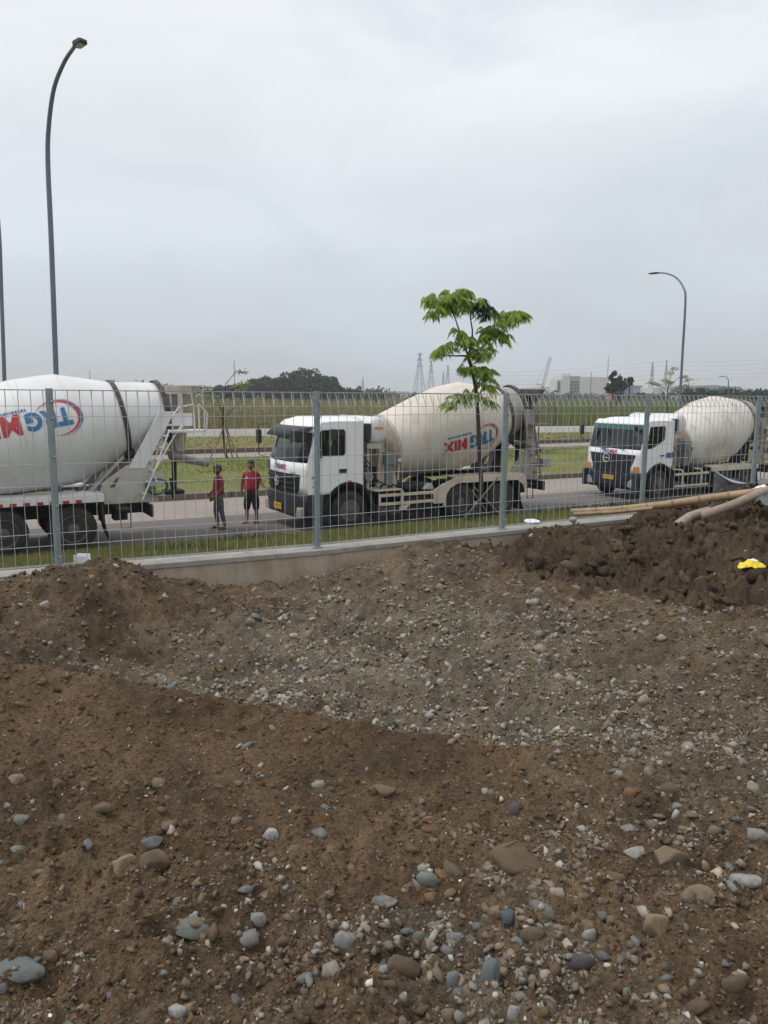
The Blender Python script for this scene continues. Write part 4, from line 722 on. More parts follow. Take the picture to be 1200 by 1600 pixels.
def mixer(label, O, deg, kind, opts):
    TILT = R(opts.get('tilt', 12.5))
    root = empty('mixer_truck', label, 'truck', O, R(deg), 'concrete mixer trucks parked along the road')
    rear = opts['axles']
    for sgn in (-1, 1):
        wheel(root, 0, sgn, False)
        for x in rear: wheel(root, x, sgn, True)
    end = rear[1] + 1.75
    for sgn in (-1, 1): MB().box(-1.1, end, sgn * .42 - .04, sgn * .42 + .04, .66, .93).build('chassis_rail', 'chassis', root, bevel=.006)
    ax = MB()
    for x in [0] + rear: ax.tube([(x, -1.0, .5), (x, 1.0, .5)], .085, 10)
    for x in rear: ax.ball((x, 0, .5), (.26, .28, .24), 12, 8)
    ax.tube([(.3, 0, .66), (rear[0], 0, .52)], .06, 8); ax.build('axles', 'chassis', root)
    MB().box(-.8, 1.0, -.38, .38, .55, 1.1).build('engine', 'chassis', root, bevel=.05)
    cab(root, CABS[kind], kind)
    rc = CABS[kind]['rear']
    # behind the cab
    MB().box(rc + .03, rc + .16, -.98, -.78, 1.35, 2.55).build('air_intake', 'black', root, bevel=.03)
    MB().box(rc + .10, rc + .30, -1.12, -.86, 2.30, 2.72).build('intake_head', 'darkgrey', root, bevel=.04)
    MB().tube([(rc + .2, .75, .8), (rc + .2, .8, 1.6), (rc + .22, .8, 2.4)], .07, 12).build('exhaust_pipe', 'chassis', root)
    rr_ = random.Random(5); hz = MB()
    for k in range(7):
        y = -1.02 + k * .12; hz.tube([(rc + .08, y, 1.9 - k * .05), (rc + .35, y - .05, 1.55 - .05 * k), (rc + .5, y, 1.25), (rc + .75, y + .05, 1.1)], .016, 6)
    hz.build('hydraulic_hoses', 'chassis', root)
    MB().lathe([(0, .13), (.1, .14), (.12, .10), (.3, .08)], (rc + .30, -1.0, 1.32), (0, 1, 0), 14).build('filter_canister', 'hub', root, smooth=True)
    tx = opts['tank']; tk = MB(); tk.lathe([(0, 0.0), (.005, .12), (.03, .26), (.08, .33), (.14, .35), (2.06, .35), (2.12, .33), (2.17, .26), (2.2, 0)], (tx, -1.1, 2.54), (0, 1, 0), 32)
    tk_o = tk.build('water_tank', 'white', root, smooth=True)
    MB().box(tx - .14, tx + .12, -1.108, -1.098, 2.56, 2.63).build('tank_sticker', 'orange', tk_o) if kind == 'A' else None
    fr = MB().box(tx - .3, tx + .15, -1.0, 1.0, 2.05, 2.20).box(tx - .25, tx - .17, -.9, -.8, .9, 2.1).box(tx - .25, tx - .17, .8, .9, .9, 2.1); fr.build('tank_frame', 'greypaint', root, bevel=.01)
    cx = tx + .20; bx = MB().box(cx, cx + .30, -1.16, -.92, 1.62, 1.95).build('control_box', 'greyseal', root, bevel=.015)
    MB().box(cx + .05, cx + .22, -1.12, -.95, 1.1, 1.62).build('control_post', 'greyseal', root, bevel=.01)
    MB().ball((cx + .42, -1.14, 1.72), (.07, .05, .07), 10, 8).tube([(cx + .42, -1.1, 1.68), (cx + .40, -1.1, 1.2)], .025, 8).build('gauge', 'greypaint', root, smooth=True)
    # front pedestal, gearbox
    fp = MB().prism([(tx + .30, .93), (tx + .42, 2.25), (tx + .70, 2.35), (tx + 1.0, .93)], -.45, -.38).prism([(tx + .30, .93), (tx + .42, 2.25), (tx + .70, 2.35), (tx + 1.0, .93)], .38, .45).box(tx + .35, tx + .8, -.38, .38, 1.5, 2.1); fp.build('front_pedestal', 'cream', root, bevel=.01)
    D0 = opts['D0']; P, rad = drum(root, D0, opts['prof'], opts['drum_mat'], opts['phi'], opts['t_text'], opts['tsize'], opts['band'], TILT, opts.get('mouth'), opts.get('mixk', .88))
    ax_ = Vector((math.cos(TILT), 0, math.sin(TILT))); up_ = Vector((-math.sin(TILT), 0, math.cos(TILT))); D = Vector(D0)
    tb = opts['prof'][9][0]; cB = D + ax_ * tb; rB = rad(tb)
    for sgn in (-1, 1):
        c = cB - up_ * (rB + .10) * .82 + Vector((0, sgn * (rB) * .62, 0)); MB().lathe([(-.1, .11), (.1, .11)], c, ax_, 16).build('drum_roller', 'chassis', root, smooth=True)
    # rear pedestal: two side frames leaning back under the drum mouth
    ex = rear[1]; tE = opts['prof'][-1][0]; E = D + ax_ * tE
    for sgn in (-1, 1):
        y = sgn * .80
        low = plate([(ex + .55, .95), (ex + .72, 1.45), (ex + 1.25, cB.z - 1.02), (ex + 1.80 - opts.get('pn', 0), cB.z - 1.02), (ex + 1.95 - opts.get('pn', 0), .95)], [[(ex + .86, 1.32), (ex + 1.02, 1.55), (ex + 1.10, 1.55), (ex + .97, 1.32)]], y, y + sgn * .04); low.build('rear_pedestal', opts['ped'], root, bevel=.008)
        ob = MB().bar((ex + 1.38, y, cB.z - 1.1), (E.x - .05, y, E.z + .02), .05, .34, up=(0, 1, 0)) if False else MB().prism([(ex + 1.28, cB.z - 1.10), (ex + 1.66, cB.z - 1.10), (E.x + .16, E.z + .02), (E.x - .20, E.z + .02)], y - .06 if sgn < 0 else y, y if sgn < 0 else y + .06)
        ob.build('pedestal_leg', opts['leg'], root, bevel=.008)
        MB().bar((ex + .25, sgn * .5, 1.0), (cB.x - .02, sgn * .5, cB.z - rB * .95), .06, opts.get('bw', .24), up=(0, 1, 0)).build('pedestal_brace', opts['ped2'], root, bevel=.006)
    # hopper
    hx = E.x + .02
    hp = MB(); h0, h1 = E.z + .05, E.z + .62 * 1.0
    ringr = [(hx + .15, -.30), (hx + .15, .30), (hx + .55, .30), (hx + .55, -.30)]; topr = [(hx - .02, -.58), (hx - .02, .58), (hx + .88, .58), (hx + .88, -.58)]
    hp.add([(x, y, h0 - .02) for x, y in ringr] + [(x, y, h1) for x, y in topr], [(0, 1, 5, 4), (1, 2, 6, 5), (2, 3, 7, 6), (3, 0, 4, 7)]); hp.build('hopper', opts['hop'], root, solid=.02)
    MB().lathe([(-.02, rad(tE) + .05), (.10, rad(tE) + .06), (.12, rad(tE) - .1)], E, ax_, 40, ref=up_, close=True).build('drum_collar', 'beltdark', root, smooth=True)
    MB().box(hx + .0, hx + .62, -.62, -.56, h1 - .20, h1 - .02).box(hx + .28, hx + .40, -.64, -.58, E.z - .75, h1 - .02).box(hx + .0, hx + .62, .56, .62, h1 - .20, h1 - .02).build('hopper_frame', opts['hop2'], root, bevel=.006)
    MB().prism([(hx + .08, E.z - .05), (hx + .62, E.z - .05), (hx + .50, E.z - .95), (hx + .30, E.z - .95)], -.36, .36).build('discharge_funnel', opts['hop'], root, bevel=.02)
    # maintenance platform, rails and ladder
    pz = E.z - .40
    MB().box(hx - .02, hx + .80, -1.18, -.62, pz - .055, pz).build('platform', opts['plat'], root, bevel=.006)
    MB().box(hx - .06, hx + .60, -.70, -.64, pz + .08, pz + .38).build('toe_board', opts['plat'], root, bevel=.006)
    rl = MB(); r_ = .019
    rl.tube([(hx + .0, -1.16, pz), (hx + .0, -1.16, pz + .30), (hx + .15, -1.16, pz + .52), (hx + .50, -1.16, pz + .60), (hx + .52, -1.16, pz)], r_, 6)
    rl.tube([(hx + .62, -1.16, pz + .6), (hx + .76, -1.16, pz + .45), (hx + .82, -1.16, pz + .38), (hx + .79, -1.16, pz)], r_, 6).tube([(hx + .76, -1.16, pz + .45), (hx + .74, -1.16, pz)], r_, 6).tube([(hx + .62, -1.16, pz + .6), (hx + .62, -1.16, pz)], r_, 6); rl.build('handrail', opts['lad'], root)
    lad = MB(); a0, a1 = Vector((ex + 1.52, -1.12, 1.05)), Vector((hx - .06, -1.12, pz + .02))
    for yy in (0, .34): lad.tube([a0 + Vector((0, yy, 0)), a0.lerp(a1, .5) + Vector((.02, yy, 0)), a1 + Vector((0, yy, 0))], .022, 6)
    lo = lad.build('ladder', opts['lad'], root)
    for k in range(6): MB().bar(a0.lerp(a1, .08 + k * .165), a0.lerp(a1, .08 + k * .165) + Vector((0, .34, 0)), .09, .02).build('rung', opts['lad'], lo)
    MB().tube([a0.lerp(a1, .25) + Vector((.16, -.02, .0)), a0.lerp(a1, .35) + Vector((.02, -.02, .05)), a0.lerp(a1, .9) + Vector((.16, -.02, 0)), a0.lerp(a1, 1) + Vector((.30, -.02, .1))], .018, 6).build('ladder_rail', opts['lad'], root)
    # discharge chute and its pivot
    ch = MB(); c0, c1 = Vector((hx + .20, -.1, E.z - 1.0)), Vector((hx + 1.15, .05, E.z - 1.22)); rows = []
    for q in (0, .5, 1):
        c = c0.lerp(c1, q); rows.append([c + Vector((0, .24 * math.sin(a), -.16 * math.cos(a))) for a in np.linspace(-1.7, 1.7, 11)])
    ch.grid(rows).build('discharge_chute', opts['hop'], root, smooth=True, solid=.015)
    MB().tube([(hx + .3, 0, 1.0), (hx + .32, 0, E.z - 1.1)], .06, 10).box(hx + .05, hx + .5, -.2, .2, 1.0, 1.1).build('chute_pivot', 'chassis', root)
    MB().box(ex + 1.70, ex + 2.05, -1.0, -.72, 1.32, 1.58).build('tool_box', opts['ped'], root, bevel=.01)
    # deck / mudguards over the rear wheels
    x0, x1 = rear[0] - .75, rear[1] + .62
    for sgn in (-1, 1):
        yo, yi = sgn * 1.25, sgn * .50
        if kind == 'A' and not opts['flat']:
            o_ = [(2.60, .50), (2.60, .88), (2.85, 1.02), (3.35, 1.20), (x1 + .12, 1.20), (x1 + .22, 1.12), (x1 + .28, .80), (x1 + .18, .70), (x1 + .12, .86), (x1 - .1, 1.02), (3.45, 1.03), (3.18, .92), (3.05, .76), (2.96, .50)]
            plate(o_, [], yo, yo - sgn * .03).build('mudguard', 'cream', root, bevel=.008)
            MB().box(3.35, x1 + .14, min(yo - sgn * .03, yi), max(yo - sgn * .03, yi), 1.18, 1.20).build('deck', 'cream', root)
            MB().box(3.2, x1 + .15, min(yo - sgn * .06, yi), max(yo - sgn * .06, yi), 1.04, 1.09).build('guard_liner', 'chassis', root)
        else:
            zt = opts['deck_z']; dk = MB().box(x0, x1 + .04, min(yo, yi), max(yo, yi), zt - .03, zt).box(x0, x1 + .04, min(yo, yo - sgn * .02), max(yo, yo - sgn * .02), zt - .17, zt - .03).build('deck', opts['deck'], root, bevel=.006)
            if opts['flat'] == 2:
                for k in range(9):
                    xx = x0 + .12 + k * .26 - .0
                    if xx + .24 < x1: MB().box(xx, xx + .13, min(yo, yo + sgn * .006), max(yo, yo + sgn * .006), zt - .165, zt - .10).build('reflector', 'reflred', dk)
        MB().box(x1 - .02, x1 + .04, sgn * 1.22 if sgn < 0 else .75, -.75 if sgn < 0 else 1.22, .60, 1.04).build('flap_hanger', 'chassis', root)
        fl = MB().grid([[(x1 + .04 + .16 * q * q, sgn * y, .70 - .58 * q) for y in (.74, .98, 1.22)] for q in np.linspace(0, 1, 6)]); fl.build('mud_flap', 'black', root, solid=.02)
        tl = MB().box(x1 + .03, x1 + .07, sgn * 1.18 - .08, sgn * 1.18 + .06, 1.02, 1.10); tl.build('marker_lamp', 'amber', root, bevel=.008)
    rb = MB().box(end - .04, end + .03, -1.05, 1.05, .62, .90); rb.build('rear_bumper', 'chassis', root, bevel=.01)
    MB().box(ex + .95, ex + 1.25, -1.15, -.72, .82, .87).box(ex + .95, ex + 1.25, -.75, -.4, .55, .90).build('side_step', 'chassis', root, bevel=.006)
    MB().tube([(ex + 1.00, -1.12, .84), (ex + 1.02, -1.12, .42), (ex + 1.24, -1.12, .42), (ex + 1.24, -1.12, .84)], .014, 6).build('step_loop', 'chassis', root)
    # midship: side guard, tanks
    g0, g1 = (.86, rear[0] - .62)
    if kind == 'A':
        gd = MB().box(g0, g1 + .08, -1.24, -1.20, .78, .86).box(g0, g1 + .08, -1.24, -1.20, .55, .63).box(g0, g0 + .06, -1.24, -1.20, .63, .78).box(1.55, 1.63, -1.245, -1.195, .42, .92).box(g1, g1 + .08, -1.24, -1.2, .42, .90)
        gd.build('side_guard', 'cream', root, bevel=.006); MB().box(g0 - .1, 1.6, -1.2, -.5, .93, .97).build('side_tread', 'cream', root, bevel=.01)
        MB().prism([(1.5, .4), (1.5, .5), (1.85, .56), (1.7, .4)], -1.24, -1.20).build('guard_gusset', 'cream', root)
    else:
        gd = MB().box(.78, g1 - .25, -1.24, -1.20, .78, .86).box(.78, g1 - .25, -1.24, -1.20, .38, .45).box(1.15, 1.22, -1.24, -1.2, .45, .95).box(2.15, 2.22, -1.24, -1.2, .45, .95)
        gd.tube([(.9, -1.0, .98), (1.15, -1.2, .97), (1.18, -1.22, .86)], .03, 8).tube([(1.9, -1.0, .98), (2.15, -1.2, .97), (2.18, -1.22, .86)], .03, 8); gd.build('side_guard', 'cream', root, bevel=.006)
    for xx in (1.02, 1.36): MB().lathe([(0, 0), (.0, .11), (.02, .14), (.6, .14), (.62, .1)], (xx, -1.16, .40), (0, 1, 0), 20).ball((xx, -1.17, .40), .05, 8, 6).build('air_tank', 'rim', root, smooth=True)
    MB().box(1.75, g1 - .15, -1.12, -.5, .28, .70).build('fuel_tank', 'chassis', root, bevel=.06); MB().box(1.1, g1 - .15, .5, 1.15, .30, .74).build('battery_box', 'chassis', root, bevel=.03)
    cl = MB()
    for k in range(5): cl.tube([(1.0 + .3 * k, -1.0 + .05 * k, 1.0), (1.2 + .3 * k, -.9, 1.08 - .03 * k), (1.5 + .3 * k, -.8, .98)], .03, 6)
    cl.lathe([(0, .09), (.3, .09)], (1.75, -1.0, .98), (1, 0, 0), 12).lathe([(0, .12), (.5, .12)], (2.1, -.9, .98), (1, 0, 0), 12).box(1.85, 2.4, -.95, -.6, .9, 1.06); cl.build('pump_fittings', 'chassis', root, smooth=False)
    if kind == 'A': MB().prism([(2.35, .9), (2.5, 1.06), (2.62, 1.06), (2.72, .88)], -1.12, -.9).build('valve_cover', 'greypaint', root, bevel=.02)
    if opts.get('hoses'):
        h = MB()
        for k in range(9):
            r0 = .17 + .012 * (k % 3); h.tube([(hx - .35 + r0 * math.cos(a) * 1.3, -1.02 + .015 * k, 1.32 + r0 * math.sin(a)) for a in np.linspace(0, 6.28, 22)], .011, 5, cap=False)
        h.build('hose_coil', 'green', root); MB().tube([(hx - .05, -1.0, 1.5), (hx - .02, -1.02, 1.2), (hx + .0, -1.0, 1.05), (hx + .06, -1.0, .98)], .03, 8).build('water_tap', 'chassis', root)
    return root
def prof(Rm, rf, rb, re_, L_, boff=.62):
    return [(0, 0), (.01, .30), (.10, .50), (.32, rf), (1.6, (rf + Rm) / 2 + .06), (L_ * .50 - .15, Rm - .01), (L_ * .50, Rm), (L_ * .62, Rm - .01), (L_ * .64, Rm - .02), (L_ - boff, rb), (L_, re_)]
M['headtan'] = mat('cement_stained_head', (.46, .38, .30), .7, 0, .15, 4, dirt=(.26, .20, .15), dirt_amt=.6, dscale=3)
M['drum1'] = mat('clean_white_drum', (.68, .68, .685), .35, 0, .03, 2, dirt=(.46, .42, .36), dirt_amt=.35, dscale=1.8)
M['drum2'] = mat('dusty_cream_drum', (.66, .60, .54), .5, 0, .05, 2, dirt=(.44, .34, .25), dirt_amt=.75, dscale=1.5)
M['drum3'] = mat('stained_drum', (.66, .63, .58), .5, 0, .05, 2, dirt=(.40, .28, .19), dirt_amt=.85, dscale=2.2)
M['dirtywhite'] = mat('grimy_white_paint', (.36, .33, .30), .6, 0, .2, 5, dirt=(.12, .10, .09), dirt_amt=.8, dscale=3)
M['mudgrey'] = mat('cement_caked_steel', (.17, .15, .13), .9, 0, .3, 8, .5, 20, dirt=(.07, .06, .055), dirt_amt=.7, dscale=4)
mixer('white cab mixer truck behind two men in red, leafy sapling in front of it', (-1.508, 21.016, 0), 31, 'A', dict(axles=[3.56, 5.06], flat=0, mouth='dirtywhite', plat='mudgrey', lad='mudgrey', bw=.5, tank=.93, D0=(1.42, 0, 1.96), prof=prof(1.24, .88, .84, .70, 4.95), drum_mat='drum2', phi=-.14, t_text=3.30, tsize=.44, pn=.28, band='beltdark', ped='dirtywhite', ped2='chassis', leg='dirtywhite', hop='mudgrey', hop2='mudgrey', deck='cream', deck_z=1.2))
mixer('mixer truck at the left edge, seen from its rear ladder and hopper end', (-11.763, 15.352, 0), 30, 'A', dict(axles=[3.66, 5.05], flat=2, tank=.93, D0=(1.42, 0, 1.95), prof=prof(1.27, .90, .88, .70, 5.95, .98), drum_mat='drum1', phi=.42, t_text=3.82, tsize=.45, tilt=10.3, mixk=1.14, plat='white', lad='white', band='beltdark', ped='greypaint', ped2='greypaint', leg='white', hop='greypaint', hop2='cream', deck='white', deck_z=1.24, hoses=1))
mixer('mixer truck farthest right, number 005 on its white door', (8.672, 27.335, 0), 31, 'H', dict(axles=[3.45, 4.75], flat=1, mouth='dirtywhite', plat='mudgrey', lad='mudgrey', bw=.5, tank=1.12, D0=(1.65, 0, 1.69), prof=prof(1.22, .90, .86, .68, 4.6), drum_mat='drum3', pn=.28, phi=0, t_text=None, tsize=.4, band='mudgrey', ped='dirtywhite', ped2='chassis', leg='dirtywhite', hop='mudgrey', hop2='mudgrey', deck='cream', deck_z=1.02))
# ================================================================== PEOPLE
def skinned(name, m, joints, edges, parent, root_i=0, sub=2, extra=None):
    me = bpy.data.meshes.new(name); me.from_pydata([j[:3] for j in joints], edges, []); o = bpy.data.objects.new(name, me); C.objects.link(o)
    sk = o.modifiers.new('skin', 'SKIN'); sk.use_smooth_shade = True
    for i, j in enumerate(joints):
        r_ = j[3] if not isinstance(j[3], tuple) else j[3]; me.skin_vertices[0].data[i].radius = r_ if isinstance(r_, tuple) else (r_, r_); me.skin_vertices[0].data[i].use_root = (i == root_i)
    ss = o.modifiers.new('sub', 'SUBSURF'); ss.levels = ss.render_levels = sub
    dg = bpy.context.evaluated_depsgraph_get(); dg.update(); nm = bpy.data.meshes.new_from_object(o.evaluated_get(dg)); bpy.data.objects.remove(o)
    mb = MB(); mb.add([v.co[:] for v in nm.vertices], [tuple(p.vertices) for p in nm.polygons]); bpy.data.meshes.remove(nm)
    if extra: extra(mb)
    return mb.build(name, m, parent, smooth=True)
def person(label, loc, rz, H, arms, legs, shirt, trousers, tlen, belly=1, cap=None, headturn=0, held=None, beard=False):
    """figure facing -Y in its own frame; arms/legs are lists of joints"""
    root = empty('person', label, 'man', loc, rz, 'men standing in the road'); k = H / 1.7
    hipz, chest, neck, headz = .90 * k, 1.25 * k, 1.44 * k, 1.60 * k
    J = [(0, 0, hipz, (.15 * k, .12 * k * belly)), (0, -.01 * belly, 1.06 * k, (.155 * k * belly, .12 * k * belly)), (0, 0, chest, (.18 * k, .12 * k)), (0, .01, 1.38 * k, (.10 * k, .07 * k)), (0, 0, neck + .03, .052 * k)]
    E_ = [(0, 1), (1, 2), (2, 3), (3, 4)]; AR = [.055, .042, .028]; LR = [.09, .072, .042]
    hands = []
    for sgn, a in zip((-1, 1), arms):
        b = len(J); sh = (sgn * .175 * k, .01, 1.37 * k); pts = [sh] + a
        for p, r_ in zip(pts, AR): J.append((p[0], p[1], p[2], r_ * k * 1.15))
        hand = a[-1]; pv = Vector(a[-1]) - Vector(a[-2]); pv.normalize(); h2 = Vector(hand) + pv * .075 * k; J.append((h2.x, h2.y, h2.z, (.034 * k, .018 * k)))
        E_ += [(3, b)] + [(b + i, b + i + 1) for i in range(len(pts))]; hands.append((h2, pv, sgn))
        if len(pts) == 3: pass
    for sgn, a in zip((-1, 1), legs):
        b = len(J); pts = [(sgn * .09 * k, 0, hipz - .06)] + a
        for p, r_ in zip(pts, LR[:len(pts)]): J.append((p[0], p[1], p[2], r_ * k))
        ank = a[-1]; J.append((ank[0] + sgn * .02, ank[1] - .07 * k, .035, (.036 * k, .026 * k))); J.append((ank[0] + sgn * .03, ank[1] - .16 * k, .022, (.042 * k, .016 * k)))
        E_ += [(0, b)] + [(b + i, b + i + 1) for i in range(len(pts) + 1)]
    def ex(mb):
        k = H / 1.7
        for h, d, sgn in hands:   # four fingers and a thumb, slightly curled
            side = d.cross(Vector((1, 0, 0))).normalized(); fr = Vector((-sgn, 0, 0))
            for q in range(4):
                o0 = h + side * (q - 1.5) * .018 * k - d * .01; ln = (.07, .08, .076, .06)[q] * k
                mb.tube([o0, o0 + d * ln * .5 + fr * .004, o0 + d * ln * .85 + fr * .022, o0 + d * ln * .9 + fr * .036], [.0095 * k, .009 * k, .008 * k, .006 * k], 6)
            o0 = h - d * .03 - side * .026; mb.tube([o0, o0 - side * .022 + d * .025 + fr * .01, o0 - side * .02 + d * .055 + fr * .02], [.012 * k, .010 * k, .007 * k], 6)
        # head
        hc = Vector((0, -.015, headz)); k = H / 1.7 * 1.13; vs, fs = [], []; b0 = MB().ball((0, 0, 0), (.076 * k, .095 * k, .115 * k), 20, 16)
        def shape(v):
            x, y, z = v
            if z < -.02 * k: x *= 1 - .28 * min(1, (-z - .02 * k) / (.09 * k)); y = y * (1 - .12 * min(1, -z / (.1 * k))) - .012 * min(1, -z / (.1 * k))
            return (x, y, z)
        ct, st_ = math.cos(headturn), math.sin(headturn); rot = lambda v: (hc.x + v[0] * ct - v[1] * st_, hc.y + v[0] * st_ + v[1] * ct, hc.z + v[2])
        mb.add([rot(shape(v)) for v in b0.v], b0.f)
        nose = MB().tube([(0, -.088 * k, .022 * k), (0, -.105 * k, -.008 * k), (0, -.112 * k, -.022 * k), (0, -.09 * k, -.030 * k)], [.008 * k, .011 * k, .016 * k, .010 * k], 8); mb.add([rot(v) for v in nose.v], nose.f)
        for sx_ in (-1, 1):
            e = MB().ball((sx_ * .078 * k, .005, -.004), (.012 * k, .022 * k, .032 * k), 8, 6); mb.add([rot(v) for v in e.v], e.f)
        person.rot = rot
    skinned('body', 'skin', J, E_, root, 0, 2, ex)
    rot = person.rot; k0 = k; k = k * 1.13
    def headpart(nm, m, b, **kw): MB().add([rot(v) for v in b.v], b.f).build(nm, m, root, smooth=True, **kw)
    for sx_ in (-1, 1):
        headpart('eye', 'eye', MB().ball((sx_ * .03 * k, -.082 * k, .012 * k), (.013 * k, .008 * k, .007 * k), 8, 6)); headpart('eyebrow', 'hair', MB().box(sx_ * .03 * k - .016, sx_ * .03 * k + .016, -.094 * k, -.084 * k, .028 * k, .034 * k))
    headpart('mouth', 'lip', MB().box(-.022 * k, .022 * k, -.092 * k, -.082 * k, -.058 * k, -.050 * k))
    hb = MB()
    for v_seg in (0,):
        bb = MB().ball((0, .006, .012 * k), (.084 * k, .102 * k, .118 * k), 22, 16); keep = [f for f in bb.f if min(bb.v[i][2] for i in f) > (.045 if True else 0) * k or (min(bb.v[i][2] for i in f) > -.05 * k and min(bb.v[i][1] for i in f) > .0)]
        hb.add(bb.v, keep)
    headpart('hair', 'hair', hb)
    if cap:
        cb = MB(); bb = MB().ball((0, .003, .03 * k), (.089 * k, .107 * k, .108 * k), 22, 16); cb.add(bb.v, [f for f in bb.f if min(bb.v[i][2] for i in f) > .035 * k]); cb.prism([(-.05, -.09), (.05, -.09), (.035, -.155), (-.035, -.155)], .045 * k, .052 * k, 'z'); headpart('cap', cap, cb)
    if beard:
        bb = MB().ball((0, -.018, -.05 * k), (.062 * k, .078 * k, .066 * k), 16, 12); headpart('face_scarf', 'hair', MB().add(bb.v, [f for f in bb.f if max(bb.v[i][2] for i in f) < -.03 * k]))
    k = k0
    # shirt: torso and sleeves, a little outside the body
    g = .014; SJ = [(0, 0, hipz - .07 * k, (.192 * k, .15 * k * belly)), (0, -.01 * belly, 1.04 * k, (.19 * k * belly, .155 * k * belly)), (0, 0, chest, (.225 * k, .155 * k)), (0, .01, 1.39 * k, (.118 * k, .085 * k)), (0, 0, neck - .02, .066 * k)]; SE = [(0, 1), (1, 2), (2, 3), (3, 4)]
    for sgn, a in zip((-1, 1), arms):
        b = len(SJ); sh = Vector((sgn * .175 * k, .01, 1.37 * k)); el = Vector(a[0]); SJ.append((*sh, .072 * k)); e2 = sh.lerp(el, .5); SJ.append((*e2, .066 * k)); e3 = sh.lerp(el, .86); SJ.append((*e3, .062 * k)); SE += [(3, b), (b, b + 1), (b + 1, b + 2)]
    skinned('shirt', shirt, SJ, SE, root, 0, 2)
    MB().lathe([(0, .068 * k), (.03, .06 * k), (.034, .066 * k), (.0, .078 * k)], (0, .0, neck - .035), (0, -.15, 1), 16, close=True).build('collar', shirt, root, smooth=True)
    TJ = [(0, 0, hipz + .03, (.165 * k, .13 * k * belly)), (0, 0, hipz - .05, (.16 * k, .13 * k))]; TE = [(0, 1)]
    for sgn, a in zip((-1, 1), legs):
        b = len(TJ); hp = Vector((sgn * .09 * k, 0, hipz - .12)); kn = Vector(a[0]); an = Vector(a[-1])
        wide = 1.25 if tlen < 1 else 1.0
        chain = [(hp, .12), (hp.lerp(kn, .6), .10 * wide), (kn, .08 * wide), (kn.lerp(an, .35), .076 * wide)] if tlen < 1 else [(hp, .11), (hp.lerp(kn, .6), .092), (kn, .074), (kn.lerp(an, .5), .062), (kn.lerp(an, .97), .05)]
        for p, r_ in chain: TJ.append((p.x, p.y, p.z, r_ * k))
        TE += [(1, b)] + [(b + i, b + i + 1) for i in range(len(chain) - 1)]
    skinned('trousers' if tlen >= 1 else 'shorts', trousers, TJ, TE, root, 0, 2)
    for sgn, a in zip((-1, 1), legs):
        an = a[-1]; MB().prism([(an[0] + sgn * .015 - .045, an[1] + .06), (an[0] + sgn * .015 + .045, an[1] + .06), (an[0] + sgn * .03 + .05, an[1] - .2), (an[0] + sgn * .03 - .05, an[1] - .2)], .0, .016, 'z').bar((an[0] - .05, an[1] - .1, .035), (an[0] + .06, an[1] - .1, .035), .03, .05).build('sandal', 'sandal', root, bevel=.005)
    if held: MB().box(*held).build('phone', 'black', root, bevel=.01)
    MB().box(-.10, -.05, -.13 * belly - .005, -.12 * belly, 1.26 * k, 1.30 * k).build('shirt_badge', 'whitebag', root)
    return root
p1 = on_z(343, 826, 0); p1 = Vector((p1.x, p1.y, .002))
person('man in a red shirt, grey jeans and dark cap holding a phone low', p1, R(-62), 1.62, [[(-.23, .03, 1.08), (-.17, -.17, .92)], [(.22, .03, 1.08), (.17, -.14, .86)]], [[(-.10, -.06, .47), (-.11, .00, .07)], [(.10, .03, .47), (.11, .12, .07)]], 'maroon', 'jeans', 1, 1.0, 'lampdark', R(10), (.13, .18, -.28, -.23, .74, .86), True)
p2 = on_z(394, 817, 0); p2 = Vector((p2.x, p2.y, .002))
person('stout man in a red polo and black three-quarter shorts, one hand on the truck', p2, R(-8), 1.66, [[(-.26, .0, 1.09), (-.27, -.04, .84)], [(.25, -.0, 1.10), (.38, -.08, 1.00)]], [[(-.13, -.02, .48), (-.15, .02, .07)], [(.12, -.02, .48), (.12, .04, .07)]], 'redshirt', 'shorts', .5, 1.32)

# ================================================================== TREES
def leaf_variant(seed, n=9, L_=.30, ll=.14, lw=.028):
    """a twig end with three drooping compound leaves"""
    r_ = random.Random(seed); mb = MB()
    for br_ in range(3):
        L1 = L_ * r_.uniform(.75, 1.1); yaw = (br_ - 1) * 1.0 + r_.uniform(-.3, .3); rise = r_.uniform(-.02, .14); dr = r_.uniform(.35, .7); cy, sy = math.cos(yaw), math.sin(yaw)
        T = lambda x, y, z: Vector((x * cy - y * sy, x * sy + y * cy, z)); zz = lambda q: rise * 4 * q * (1 - q) + .10 * L1 * 4 * q * (1 - q) - dr * L1 * q * q
        mb.tube([T(L1 * q, 0, zz(q)) for q in np.linspace(0, 1, 6)], [.005, .004, .003, .003, .002, .002], 4)
        for i in range(n):
            q = .15 + .85 * i / (n - 1); c = T(L1 * q, 0, zz(q))
            for s_ in ((-1, 1) if i < n - 1 else (0,)):
                d = T(.40 + .3 * q + r_.uniform(-.15, .15), s_ * r_.uniform(.35, .8), -.7 - .7 * q * r_.uniform(.5, 1.2)).normalized(); w_ = d.cross(Vector((r_.uniform(-.5, .5), .4 * s_, 1))).normalized() * lw / 2; l = ll * r_.uniform(.65, 1.15)
                a, b = c + d * l * .45, c + d * l + Vector((0, 0, -.02)); mb.add([c, a + w_ + Vector((0, 0, .005)), b, a - w_ + Vector((0, 0, .005)), a - Vector((0, 0, .005))], [(0, 1, 4), (1, 2, 4), (2, 3, 4), (3, 0, 4)])
    return mb
sap = empty('young_tree', 'young leafy sapling with drooping compound leaves growing on the verge', 'tree')
TY = 20.42
tr = [on_y(x, y, TY) for x, y in ((743, 826), (749, 790), (752, 755), (749, 709), (747, 653), (744, 613), (741, 594), (736, 572), (731, 556))]; tr[0].z = .1
